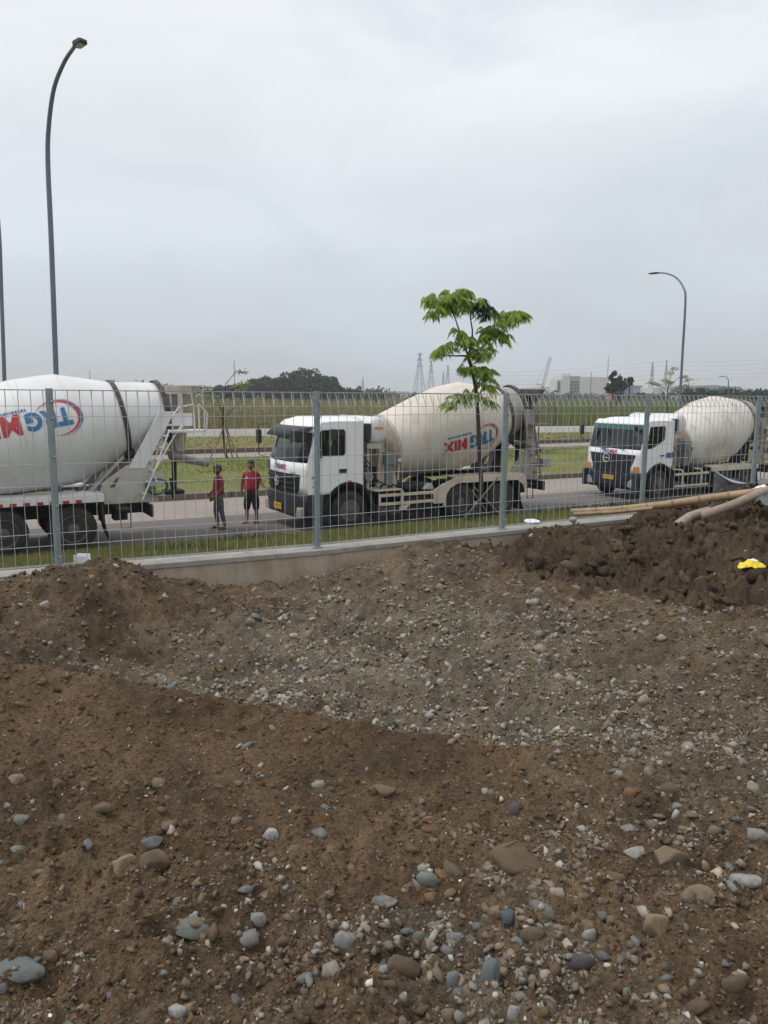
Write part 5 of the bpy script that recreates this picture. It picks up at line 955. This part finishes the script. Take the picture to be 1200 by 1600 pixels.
MB().tube(tr, [.085, .07, .06, .055, .052, .05, .046, .046, .05], 10).build('trunk', 'bark', sap, smooth=True)
br = [[(731, 556), (724, 532), (716, 512), (711, 497), (703, 480), (694, 470)], [(731, 556), (738, 535), (738, 515), (735, 497), (734, 478), (730, 468)], [(728, 556), (710, 556), (693, 556), (686, 552)], [(738, 560), (750, 545), (770, 528), (785, 515), (792, 500)], [(736, 570), (752, 562), (764, 552)], [(740, 594), (752, 600), (764, 588)], [(738, 585), (728, 580)], [(745, 625), (738, 618), (730, 628)], [(745, 630), (756, 622), (768, 632)], [(735, 500), (745, 492), (755, 480)], [(746, 618), (758, 606), (768, 600)], [(727, 540), (718, 538), (712, 528)]]
for i, b in enumerate(br):
    n_ = len(b); off = [random.uniform(-.5, .5) * q / n_ for q in range(n_)]
    MB().tube([on_y(x, y, TY + o) for (x, y), o in zip(b, off)], list(np.linspace(.028 if i < 4 else .016, .008, n_)), 6).build('branch', 'bark', sap, smooth=True)
LV = [leaf_variant(s_, n, l) for s_, n, l in ((1, 11, .26), (2, 10, .22), (3, 12, .30), (4, 9, .19))]
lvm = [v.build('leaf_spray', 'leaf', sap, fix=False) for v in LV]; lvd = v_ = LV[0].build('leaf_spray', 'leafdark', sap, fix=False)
clus = [(682, 472, 22, 9, 22), (700, 462, 18, 8, 18), (675, 486, 14, 8, 12), (697, 484, 18, 10, 16), (712, 475, 14, 8, 12), (728, 462, 8, 6, 8), (728, 478, 10, 8, 10), (753, 480, 10, 8, 14), (760, 490, 10, 8, 10), (765, 492, 6, 5, 5), (796, 494, 14, 6, 14), (810, 498, 10, 7, 12), (787, 505, 10, 6, 9), (770, 520, 16, 8, 16), (780, 528, 12, 7, 10), (757, 530, 12, 8, 10), (722, 520, 12, 8, 9), (735, 538, 12, 8, 10), (692, 546, 6, 6, 9), (686, 556, 6, 6, 7), (705, 541, 8, 4, 5), (762, 552, 12, 6, 12), (747, 557, 12, 6, 10), (730, 580, 8, 5, 10), (748, 582, 16, 6, 18), (765, 588, 10, 7, 12), (757, 605, 8, 7, 8), (718, 624, 10, 5, 9), (706, 634, 9, 4, 7), (731, 618, 6, 4, 5), (765, 632, 9, 5, 7), (750, 622, 6, 5, 4)]
nl = 0
for cx, cy, rx, ry, n_ in clus:
    for k in range(max(3, int(n_ * .8))):
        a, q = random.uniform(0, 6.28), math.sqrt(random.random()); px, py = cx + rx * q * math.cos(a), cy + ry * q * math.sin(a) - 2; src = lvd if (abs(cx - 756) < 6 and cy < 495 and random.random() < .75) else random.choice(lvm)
        p = on_y(px, py, TY + random.uniform(-.35, .35)); o = src if not src.get('used') else src.copy()
        if src.get('used'): C.objects.link(o); o.parent = sap
        src['used'] = 1; s_ = random.uniform(.75, 1.1); o.scale = (s_, s_, s_); o.location = p; o.rotation_euler = (random.uniform(-.3, .3), random.uniform(-.35, .25), random.uniform(0, 6.28)); nl += 1
for o in sap.children:
    if 'used' in o: del o['used']
sup = empty('tree_stakes', 'three grey poles propping up the young sapling', 'stakes')
for b, t in (((710, 829), (778, 746)), ((775, 822), (738, 766)), ((785, 808), (742, 762))):
    p = on_y(b[0], b[1], TY - .1 if b[0] < 720 else TY + .2); q = on_y(t[0], t[1], TY - .05); MB().tube([p, q], .022, 8).build('stake', 'stake', sup)
def crown(mb, c, r, n, size, seed, droop=0):
    rr = np.random.default_rng(seed); nb = 9; cs = rr.normal(size=(nb, 3)); cs /= np.linalg.norm(cs, axis=1)[:, None]; cs *= rr.uniform(.25, .75, (nb, 1)); rs = rr.uniform(.28, .5, nb)
    for i in range(n):
        k = rr.integers(nb); d = rr.normal(size=3); d /= np.linalg.norm(d); p = cs[k] + d * rs[k] * rr.uniform(.6, 1.05); p = Vector((c[0] + p[0] * r[0], c[1] + p[1] * r[1], c[2] + p[2] * r[2]))
        t = Vector(rr.normal(size=3)).normalized(); b = t.cross(Vector(rr.normal(size=3))).normalized(); s_ = size * rr.uniform(.5, 1.3); mb.add([p - t * s_, p - b * s_ * .6, p + t * s_, p + b * s_ * .6], [(0, 1, 2, 3)])
def far_tree(label, group, x, y, h, wd, seed, m='farleaf', n=900, size=None, trunk=.3, z0=0):
    t = empty('tree', label, 'tree', (x, y, z0), 0, group); MB().tube([(0, 0, -.1), (.05 * h * .2, 0, h * .35), (0, 0, h * .7)], [.035 * h, .025 * h, .012 * h], 7).build('trunk', 'bark', t)
    mb = MB(); crown(mb, (0, 0, h * (.5 + trunk * .5) ), (wd / 2, wd / 2 * .8, h * (.5 - trunk * .5)), n, size or h * .05, seed); mb.build('crown', m, t, fix=False); return t
ORD = ['leftmost', 'second', 'third', 'fourth', 'fifth', 'sixth', 'seventh', 'eighth', 'ninth', 'tenth', 'eleventh', 'twelfth']
# wooded mound left of centre on the skyline
for i, (px, top, wd) in enumerate([(340, 603, 8), (352, 598, 9), (368, 597, 9), (385, 599, 9), (405, 590, 10), (428, 584, 10), (446, 582, 11), (463, 580, 11), (480, 582, 11), (497, 583, 11), (512, 586, 10), (522, 591, 8)]):
    Yd = 250 + (i % 3) * 9; p = on_y(px, top - (5 if i > 3 else -1), Yd); far_tree(ORD[i] + ' tree from the left in the dense round clump on the skyline', 'trees of the dense skyline clump', p.x, p.y, p.z, wd * (1.25 if i > 3 else 1.0), 40 + i, n=3000, size=.5, trunk=.0)
for i, (px, top, wd) in enumerate([(541, 602, 7), (552, 603, 6), (560, 604, 4), (575, 608, 8), (592, 609, 8)]):
    p = on_y(px, top, 260); far_tree(ORD[i] + ' low dark tree to the right of the dense skyline clump', 'low trees right of the dense clump', p.x, p.y, p.z, wd, 60 + i, n=600, size=.4, trunk=.05)
mb = MB(); rr = np.random.default_rng(4)
for i in range(230):
    px = rr.uniform(-30, 1230); Yd = rr.uniform(300, 420); hgt = rr.uniform(3.5, 6.5) * (1.25 if px > 1060 or px < 350 else .9) * (.8 if 600 < px < 860 else 1)
    p = on_y(px, 612, Yd); crown(mb, (p.x, Yd, hgt * .5), (rr.uniform(4, 8), 4, hgt * .55), 70, .75, 500 + i)
tag(mb.build('distant_wood', 'farleaf', fix=False), 'thin dark line of distant woodland along the skyline', 'woodland', kind='stuff')
for i, (px, top, wd) in enumerate([(1075, 606, 8), (1090, 604, 9), (1105, 603, 9), (1122, 605, 9), (1140, 603, 10), (1160, 604, 9), (1180, 600, 8), (1198, 601, 9)]):
    p = on_y(px, top, 190); far_tree(ORD[i] + ' round dark tree from the left behind the rightmost truck', 'round trees behind the rightmost truck', p.x, p.y, p.z, wd * .8, 80 + i, n=700, size=.38, trunk=.05)
# clump with palm-like heads in front of the factory
for i, (px, top, wd, hh, lab) in enumerate([(958, 580, 1.9, .0, 'slim dark tree with a small round head left of its taller neighbour'), (966, 590, 5.0, 0, 'broad dark tree with uneven crown beside the white factory'), (984, 586, 1.9, 0, 'slim dark tree with a small round head at the right of the clump')]):
    p = on_y(px, top, 150); t = empty('tree', lab, 'tree', (p.x, p.y, 0), 0, 'dark trees beside the white factory')
    MB().tube([(0, 0, -.1), (.1, 0, p.z * .5), (0, 0, p.z * .9)], [.16, .12, .08], 6).build('trunk', 'bark', t)
    mb = MB()
    if i != 1: crown(mb, (0, 0, p.z - 1.1), (wd / 2, wd / 2, 1.2), 260, .28, 91 + i)
    else: crown(mb, (0, 0, p.z - 2.0), (wd / 2, wd / 2, 2.0), 900, .3, 95); crown(mb, (.3, 0, p.z - .3), (.9, .9, 1.1), 160, .25, 97); crown(mb, (.2, 0, p.z - 4.2), (.8, .8, 1.0), 140, .25, 98)
    mb.build('crown', 'leafdark', t, fix=False)
# thin planted trees on the median
def thin_tree(label, px, Yd, base, top, spread, m, seed, n):
    rr = random.Random(seed); b = on_y(px, base, Yd); tp = on_y(px, top, Yd); b.z = max(b.z, .1); H = tp.z - b.z; t = empty('young_tree', label, 'tree', (b.x, b.y, b.z)); wig = lambda q: Vector((.12 * math.sin(q * 5 + seed), .1 * math.cos(q * 4), H * q))
    MB().tube([wig(q) for q in np.linspace(0, .8, 8)], list(np.linspace(.075, .03, 8)), 7).build('trunk', 'bark', t, smooth=True); cr_ = MB()
    for k in range(n):
        q = rr.uniform(.42, .85); a = rr.uniform(0, 6.28); l = spread * rr.uniform(.55, 1.0); p0 = wig(q); p1 = p0 + Vector((math.cos(a) * l * .6, math.sin(a) * l * .6, l * .55)); p2 = p0 + Vector((math.cos(a) * l, math.sin(a) * l, l * rr.uniform(.5, .8)))
        MB().tube([p0, p1, p2], [.022, .014, .007], 5).build('branch', 'bark', t)
        for j in range(70):
            s_ = rr.uniform(.3, 1.05); p = p1.lerp(p2, s_) + Vector((rr.gauss(0, .16), rr.gauss(0, .16), rr.gauss(0, .06))); w_ = Vector((rr.gauss(0, 1), rr.gauss(0, 1), rr.gauss(0, .4))).normalized() * .075; h_ = Vector((rr.gauss(0, .5), rr.gauss(0, .5), rr.gauss(0, .5))).normalized() * .04; cr_.add([p - w_, p - h_, p + w_, p + h_], [(0, 1, 2, 3)])
    cr_.build('crown', m, t, fix=False); return t, b
t, b = thin_tree('sparse thin tree propped by stakes on the median behind the two men', 353, 39.6, 720, 572, 1.5, 'paleleaf', 3, 9)
s2 = empty('tree_stakes', 'crossed poles propping the sparse tree on the median', 'stakes')
for dx, dy in ((-.75, -.2), (.7, -.3), (.2, .7)): MB().tube([(b.x + dx, b.y + dy, .15), (b.x + dx * -.12, b.y - dy * .12, 2.1)], .035, 7).build('stake', 'stake', s2)
thin_tree('pale feathery tree beside the lamp post behind the rightmost truck', 1042, 62, 660, 584, 2.0, 'paleleaf', 8, 12)

# ================================================================== STREET LAMPS
def lamp(label, base, pts, r0, r1, headdir, head=(.62, .30, .10)):
    t = empty('street_lamp', label, 'street lamp', base, 0, 'tall street lamps'); P_ = [Vector(p) - Vector(base) for p in pts]; n_ = 40; sm = []
    def cat(i, q):
        a, b_, c, d = P_[max(i - 1, 0)], P_[i], P_[i + 1], P_[min(i + 2, len(P_) - 1)]; return .5 * ((2 * b_) + (c - a) * q + (2 * a - 5 * b_ + 4 * c - d) * q * q + (3 * b_ - a - 3 * c + d) * q ** 3)
    for i in range(len(P_) - 1): sm += [cat(i, q / 6) for q in range(6)]
    sm.append(P_[-1]); k = len(sm); MB().tube(sm, list(np.linspace(r0, r1, k)), 14).build('pole', 'lamp', t, smooth=True)
    MB().lathe([(0, r0 * 1.9), (.03, r0 * 1.9), (.03, r0 * 1.15), (.4, r0 * 1.1)], (0, 0, 0), (0, 0, 1), 14).build('base_flange', 'lamp', t)
    d = Vector(headdir).normalized(); e = P_[-1]; sd_ = d.cross(Vector((0, 0, 1))).normalized(); u_ = sd_.cross(d); mb = MB(); l, w_, h_ = head
    vs = [];
    for q, ws, hs in ((0, .55, .6), (.18, 1, 1), (.85, 1, .9), (1, .7, .5)):
        c = e + d * l * q; vs += [c + sd_ * w_ / 2 * ws * i + u_ * h_ / 2 * hs * j for i, j in ((-1, -1), (1, -1), (1, 1), (-1, 1))]
    fs = [(0, 3, 2, 1), (12, 13, 14, 15)] + [(4 * a + b_, 4 * a + (b_ + 1) % 4, 4 * a + 4 + (b_ + 1) % 4, 4 * a + 4 + b_) for a in range(3) for b_ in range(4)]; mb.add(vs, fs).build('lamp_head', 'lampdark', t, bevel=.01)
    c = e + d * l * .5 - u_ * h_ * .51; MB().add([c + d * l * .3 * i + sd_ * w_ * .38 * j for i, j in ((-1, -1), (1, -1), (1, 1), (-1, 1))], [(0, 1, 2, 3)]).build('lamp_lens', 'lens', t); return t
b = W(2.9, 26.2, .2); bL = on_y(86, 620, 24.6); bL.z = .2
P0 = [bL, on_y(81, 400, 24.6), on_y(75, 260, 24.55), on_y(76, 200, 24.4), on_y(84, 140, 24.0), on_y(100, 98, 23.4), on_y(117, 72, 22.8)]
lamp('tall lamp post behind the left truck with its arm curving right', bL, P0, .082, .048, (.62, -.42, .10), (.42, .26, .12))
b2 = on_y(6, 640, 33.5); b2.z = .2; lamp('lamp post cut off by the left edge of the picture', b2, [b2, on_y(3, 480, 33.5), on_y(-1, 365, 33.5), on_y(-8, 320, 33.8), on_y(-30, 290, 34.8), on_y(-60, 280, 36)], .085, .05, (-.5, .8, .05))
b3 = on_y(1061, 660, 47); b3.z = .2
lamp('lamp post with a long arm curving left above the rightmost truck', b3, [b3, on_y(1066, 560, 47), on_y(1071, 470, 47), on_y(1068, 450, 47.3), on_y(1058, 435, 48), on_y(1044, 428, 49), on_y(1030, 426, 50)], .078, .042, (-.48, .80, .02), (.75, .32, .09))
b4 = on_y(1138, 650, 118); b4.z = .2; lamp('tiny distant lamp post above the far right trees', b4, [b4, on_y(1138, 605, 118), on_y(1138, 594, 118), on_y(1135, 589, 118.5), on_y(1130, 588, 119)], .09, .05, (-.6, .7, 0))

# ================================================================== SKYLINE
def pylon(label, px, top, Yd, wpx, lines=True, m='tower', arms=3):
    p = on_y(px, top, Yd); H = p.z; wb = wpx / FPX * Yd; t = empty('electricity_pylon', label, 'pylon', (p.x, Yd, 0), R(20), 'lattice pylons on the skyline'); mb = MB(); k = 9; r_ = max(.12, .00016 * Yd)
    wd = lambda q: wb / 2 * (1 - q) ** 1.25 + wb * .045
    lv = [1 - (1 - i / k) ** 1.15 for i in range(k + 1)]
    for i in range(k):
        a, b_ = lv[i], lv[i + 1]; A_, B_ = wd(a), wd(b_)
        cs = [(-1, -1), (1, -1), (1, 1), (-1, 1)]
        for j in range(4):
            x0, y0 = cs[j]; x1, y1 = cs[(j + 1) % 4]; mb.tube([(x0 * A_, y0 * A_, a * H), (x0 * B_, y0 * B_, b_ * H)], r_, 4); mb.tube([(x0 * A_, y0 * A_, a * H), (x1 * B_, y1 * B_, b_ * H)], r_ * .6, 3); mb.tube([(x1 * A_, y1 * A_, a * H), (x0 * B_, y0 * B_, b_ * H)], r_ * .6, 3)
    mb.build('lattice_mast', m, t)
    for i in range(arms):
        z = H * (.98 - i * .13); l = wb * (.34 + .03 * i); MB().tube([(-l, 0, z), (l, 0, z)], r_ * .9, 4).tube([(-l, 0, z), (0, 0, z + H * .035)], r_ * .6, 3).tube([(l, 0, z), (0, 0, z + H * .035)], r_ * .6, 3).build('cross_arm', m, t)
    return t
for a in (('largest lattice pylon left of the sapling', 656, 552, 520, 17), ('second lattice pylon right of the largest one', 674, 564, 640, 12), ('third pylon close to the sapling trunk', 700, 571, 760, 9), ('faint pylon touching the third one', 693, 580, 900, 6), ('pylon above the pale feathery tree, left of the pair', 1020, 567, 560, 9), ('pylon above the pale feathery tree, right of the pair', 1042, 563, 600, 7), ('faint pylon far left over the clump of trees', 567, 590, 800, 5)): pylon(*a)
for lab, px, top, Yd in (('slim radio mast above the sparse median tree', 366, 563, 400), ('thin mast on the factory roof', 951, 556, 480), ('short mast behind the factory', 924, 580, 470), ('faint thin mast at the far left over the truck', 140, 578, 500)):
    p = on_y(px, top, Yd); t = empty('radio_mast', lab, 'mast', (p.x, Yd, 0), 0, 'thin masts on the skyline'); MB().tube([(0, 0, 0), (0, 0, p.z)], [.28, .12], 5).build('mast_pole', 'tower', t); am = MB()
    for k in range(4): am.tube([(-.7, 0, p.z * (.6 + .1 * k)), (.7, 0, p.z * (.6 + .1 * k))], .1, 4)
    am.build('antenna', 'tower', t)
cr_ = empty('crane', 'lattice boom crane leaning right beside the factory', 'crane'); a, b_ = on_y(846, 612, 420), on_y(860, 558, 420); mb = MB(); d = (b_ - a).normalized(); s_ = d.cross(Vector((0, 1, 0))).normalized()
for k in range(14):
    p, q = a.lerp(b_, k / 14), a.lerp(b_, (k + 1) / 14); mb.tube([p - s_ * .5, q - s_ * .5], .13, 4).tube([p + s_ * .5, q + s_ * .5], .13, 4).tube([p - s_ * .5, q + s_ * .5], .09, 3)
mb.build('boom', 'tower', cr_); MB().box(a.x - 3, a.x + 3, 418, 422, 0, 3.2).box(a.x - 4, a.x + 4, 417, 423, 0, 1).build('crane_cab', 'cranered', cr_); j0, j1 = on_y(837, 600, 420), on_y(849, 602, 420); MB().tube([j0, j1, a], .2, 4).tube([b_, j0], .05, 3).build('jib', 'cranered', cr_)
def bx(mb, x0, x1, Yd, dep, ptop): 
    A_, B_ = on_y(x0, ptop, Yd), on_y(x1, ptop, Yd); mb.box(A_.x, B_.x, Yd, Yd + dep, 0, A_.z); return A_, B_
fac = empty('factory', 'white box-shaped factory building with a grey louvred bay at its left', 'building')
mb = MB(); bx(mb, 908, 952, 470, 30, 589); mb.build('main_hall', 'bldwhite', fac); mb = MB(); bx(mb, 879, 891, 472, 25, 587); mb.build('tower_block', 'bldwhite', fac); mb = MB(); bx(mb, 870, 879, 474, 20, 593); mb.build('annexe', 'bldwhite', fac)
mb = MB(); A_, B_ = bx(mb, 891, 908, 473, 25, 587.5); mb.build('louvred_bay', 'bldgrey', fac)
for k in range(6):
    for j in range(3): MB().box(A_.x + .3 + j * 2.2, A_.x + 2.0 + j * 2.2, 472.8, 473.1, 1.5 + k * 1.8, 2.5 + k * 1.8).build('window', 'blddark', fac)
mb = MB(); a_ = on_y(872.5, 596, 473); mb.box(a_.x, a_.x + 1.0, 473.6, 474.1, 5, a_.z); mb.build('window', 'blddark', fac)
mb = MB(); bx(mb, 953, 965, 476, 20, 600); mb.build('blue_extension', 'bldblue', fac); mb = MB(); bx(mb, 975, 990, 490, 20, 599); mb.build('blue_extension', 'bldblue', fac)
mb = MB(); p = on_y(885, 584, 480)
for k in range(5): q = on_y(879 + k * 3, 585, 480); mb.tube([(q.x, 480, q.z - 3), (q.x, 480, q.z)], .12, 4)
mb.tube([on_y(879, 585, 480), on_y(891, 585, 480)], .1, 4); mb.build('roof_railing', 'tower', fac)
wh = empty('warehouse', 'pale low warehouse right of the dark trees', 'building'); mb = MB(); bx(mb, 972, 1002, 500, 30, 604); mb.build('hall', 'bldwhite', wh); mb = MB(); a_, b__ = on_y(970, 602, 499), on_y(1004, 602, 499); mb.box(a_.x, b__.x, 498, 530, a_.z - .8, a_.z); mb.build('roof', 'bldgrey', wh)
w2 = empty('warehouse', 'long grey roofed warehouse behind the rightmost truck', 'building'); mb = MB(); bx(mb, 1082, 1150, 380, 30, 608); mb.build('hall', 'bldwhite', w2); mb = MB(); a_, b__ = on_y(1076, 603, 379), on_y(1158, 606, 379); mb.prism([(a_.x, a_.z - 1.2), (b__.x, b__.z - 1.2), (b__.x, b__.z), ((a_.x + b__.x) / 2, a_.z + .5), (a_.x, a_.z)], 378, 412); mb.build('roof', 'bldgrey', w2); mb = MB(); bx(mb, 1142, 1158, 378.5, 20, 604); mb.build('gable_block', 'bldgrey', w2)
w3 = empty('factory', 'small white blocks behind the pale feathery tree', 'building'); mb = MB(); bx(mb, 1050, 1058, 420, 20, 603); mb.build('hall', 'bldwhite', w3); mb = MB(); bx(mb, 1020, 1034, 430, 20, 606); mb.build('hall', 'bldwhite', w3)
sh = empty('shed', 'small orange shed in front of the white factory', 'shed'); mb = MB(); bx(mb, 952, 958, 300, 4, 617 - .6); mb.build('shed_body', 'bldorange', sh); a_ = on_y(952, 616.2, 299.8); MB().box(a_.x - .2, a_.x + 1.8, 299.6, 304.2, a_.z, a_.z + .2).build('roof', 'bldgrey', sh)
h3 = empty('warehouse', 'faint pale sheds on the skyline left of the crane', 'building'); 
for a in ((575, 586, 600, 20, 609), (600, 640, 650, 20, 611), (816, 838, 560, 20, 606), (840, 868, 570, 20, 604)): mb = MB(); bx(mb, *a); mb.build('hall', 'bldwhite', h3)
for k, (y0, y1) in enumerate([(566, 563), (572, 569), (579, 577), (586, 584), (592, 591)]):
    p, q = on_y(1020, y0, 560), on_y(1400, y1 - 18, 480); o = on_y(700, y0 + 12, 760)
    pts = [q.lerp(p, i / 10) - Vector((0, 0, 2.5 * math.sin(math.pi * i / 10))) for i in range(11)] + [p.lerp(o, i / 16) - Vector((0, 0, 4 * math.sin(math.pi * i / 16))) for i in range(1, 17)]
    tag(MB().tube(pts, .05, 3).build('power_line', 'wire'), ORD[k].replace('leftmost', 'topmost') + ' power line from the top, strung between the pylons', 'power line', 'power lines between the pylons')

# ================================================================== THINGS LYING BY THE FENCE
def lie(name, label, cat, m, pts, r0, r1, seg=12, group=None, nodes=0, dark_end=False):
    t = empty(name, label, cat, pts[0], 0, group); o0 = Vector(pts[0]); P_ = [Vector(p) - o0 for p in pts]; n_ = len(P_)
    MB().tube(P_, list(np.linspace(r0, r1, n_)), seg).build('pole', m, t, smooth=True)
    if nodes:
        tot = P_[-1].length
        for k in range(1, nodes):
            q = k / nodes * (n_ - 1); i = int(q); c = P_[i].lerp(P_[min(i + 1, n_ - 1)], q - i); d = (P_[min(i + 1, n_ - 1)] - P_[i]).normalized(); rr_ = r0 + (r1 - r0) * k / nodes; MB().lathe([(-.012, rr_), (-.004, rr_ * 1.12), (.004, rr_ * 1.12), (.012, rr_)], c, d, 14, close=True).build('node_ring', 'stake', t, smooth=True)
    if dark_end: d = (P_[1] - P_[0]).normalized(); MB().lathe([(0, 0), (-.002, r0 * .72)], P_[0] - d * .001, d, 12).build('end_shade_disc', 'black', t)  # black disc on the capped end paints the shade inside a hollow pole
    return t
lie('bamboo_pole', 'long tan bamboo pole lying across the soil mound by the fence', 'bamboo pole', 'bamboo', [on_y(893, 799.5, 9.25), on_y(965, 796, 9.0), on_y(1035, 789, 8.8), on_y(1110, 778, 8.6), on_y(1200, 767.5, 8.3), on_y(1320, 757, 8.0)], .036, .052, 14, nodes=9, dark_end=True)
lie('bamboo_pole', 'thin split bamboo end under the long bamboo pole', 'bamboo pole', 'bamboo', [on_y(896, 803.5, 9.2), on_y(960, 800, 8.98), on_y(1020, 794, 8.8)], .022, .022, 8, nodes=3)
lie('wooden_pole', 'grey weathered pole sticking out of the soil, lower of two', 'pole', 'greywood', [on_y(1058, 822, 8.35), on_y(1078, 807, 8.45), on_y(1108, 797, 8.6)], .055, .045, nodes=0, dark_end=True)
lie('wooden_pole', 'grey weathered pole leaning up under the bamboo', 'pole', 'greywood', [on_y(1096, 806, 8.3), on_y(1140, 791, 8.25), on_y(1190, 770, 8.2), on_y(1230, 756, 8.15)], .050, .048)
lie('wooden_stick', 'short bent stick between the two grey poles', 'stick', 'greywood', [on_y(1110, 793, 8.6), on_y(1118, 781, 8.65), on_y(1126, 779, 8.7), on_y(1140, 787, 8.7)], .018, .012, 7)
def crumple(name, label, cat, m, c, sx_, sy_, sz_, seed, n=16, rot=0, lift=0):
    vs = []; rows = []
    for j in range(n + 1):
        row = []
        for i in range(n + 1):
            a, b = i / n * 2 - 1, j / n * 2 - 1; e = 1 - .3 * abs(mnoise.noise(Vector((a * 1.2, b * 1.2, seed))))
            q_ = max(abs(a), abs(b)) / max(1e-6, math.hypot(a, b)); a *= q_; b *= q_; z = (1 - .6 * (a * a + b * b)) + .45 * mnoise.noise(Vector((a * 1.6, b * 1.6, seed + 5))) + .24 * mnoise.noise(Vector((a * 4, b * 4, seed + 9)))
            row.append((a * sx_ * e, b * sy_ * e, max(z, -.3) * sz_))
        rows.append(row)
    mb = MB().grid(rows); o = mb.build(name, m, smooth=False, solid=.004, loc=c); o.rotation_euler = (0, 0, rot); return tag(o, label, cat)
p = hit(1178, 893); crumple('plastic_bag', 'crumpled bright yellow plastic bag half buried in the dark soil', 'plastic bag', 'yellow', p + Vector((0, .05, -.01)), .125, .09, .075, 3)
crumple('plastic_scrap', 'small white scrap on top of the yellow bag', 'plastic scrap', 'whitebag', p + Vector((.01, .06, .06)), .05, .04, .02, 12, 8)
p = on_y(1195, 762, 8.6); crumple('plastic_sheet', 'pale blue white plastic sheet behind the bamboo pole', 'plastic sheet', 'whitebag', p - Vector((-.04, -.05, .09)), .16, .2, .10, 7)
p = on_y(1198, 790, 8.1); crumple('tarpaulin', 'grey green tarpaulin in the soil at the right edge', 'tarpaulin', 'tarp', p - Vector((-.02, 0, .03)), .15, .22, .14, 9)
cl = empty('shade_cloth', 'dark grey green cloth with a white rope edge hung on the fence', 'cloth', (0, 0, 0)); q0, q1, q2, q3 = [on_y(x, y, Yv) for x, y, Yv in ((1118, 738, 10.72), (1164, 756, 10.95), (1163, 792, 10.95), (1112, 790, 10.7))]
MB().grid([[q0.lerp(q1, i / 8).lerp(q3.lerp(q2, i / 8), j / 6) + Vector((0, .03 * math.sin(i * 1.7 + j), -.02 * math.sin(i * .8) * (1 - j / 6))) for i in range(9)] for j in range(7)]).build('cloth', 'tarp', cl, smooth=True, solid=.004)
MB().tube([q0.lerp(q1, i / 8) + Vector((0, -.02, .012 - .05 * math.sin(math.pi * i / 8))) for i in range(9)], [.008, .008, .012, .016, .02, .02, .018, .012, .006], 6).build('rope', 'whitebag', cl)
p = on_y(831, 820.5, 9.42); MB().lathe([(0, .0), (.0, .075), (.018, .095), (.022, .097), (.012, .08), (.010, 0)], (p.x, p.y, FZ + .006), (.02, -.12, 1), 24).build('d_', 'whitebag', smooth=True).name = 'paper_plate'
tag(bpy.data.objects['paper_plate'], 'round white paper plate lying on the wall top behind the fence', 'plate')
def rock_on(label, px, py, Yv, a, b, cn, seed, z=None):
    p = on_y(px, py, Yv); P, Fc = rock_mesh(seed, (1, .8, 1), 3, 9); o = bpy.data.objects.new('rock', mesh_np('rock', P, Fc, rock_mat(cn, RC[cn], amt=.2))); C.objects.link(o); o.location = (p.x, p.y, (z if z is not None else p.z)); o.scale = (a, a * .8, b); tag(o, label, 'stone', 'stones lying in the dug-up soil')
rock_on('cream coloured lump on the wall top under the bamboo end', 897, 813, 9.5, .065, .05, 'pale', 120, FZ + .03)
cr2 = empty('paper_cup_tray', 'small white ribbed tray behind the fence beside the left post', 'tray', (0, 0, 0)); p = on_y(128, 880, 7.0); p.z = FZ + .002
MB().box(p.x - .06, p.x + .06, p.y - .03, p.y + .05, p.z, p.z + .012).box(p.x - .06, p.x + .06, p.y - .035, p.y - .03, p.z, p.z + .07).box(p.x - .06, p.x + .06, p.y + .05, p.y + .055, p.z, p.z + .07).build('tray', 'whitebag', cr2)
for k in range(7): MB().box(p.x - .055 + k * .017, p.x - .049 + k * .017, p.y - .042, p.y - .035, p.z + .005, p.z + .065).build('rib', 'whitebag', cr2)

# ------------------------------------------------------------------ humid air
hz = MB().box(-2450, 2450, -900, 2550, -1.2, 47); hb_ = hz.build('haze', 'wire'); hb_.data.materials.clear(); hm = bpy.data.materials.new('haze_air'); hm.use_nodes = True; t_ = hm.node_tree; t_.nodes.clear()
vo = t_.nodes.new('ShaderNodeVolumePrincipled'); vo.inputs['Color'].default_value = (.985, .99, 1, 1); vo.inputs['Density'].default_value = .0005; vo.inputs['Anisotropy'].default_value = .2; oo = t_.nodes.new('ShaderNodeOutputMaterial'); t_.links.new(vo.outputs[0], oo.inputs['Volume'])
hb_.data.materials.append(hm); tag(hb_, 'pale humid haze in the air over the far field', 'haze', kind='stuff')
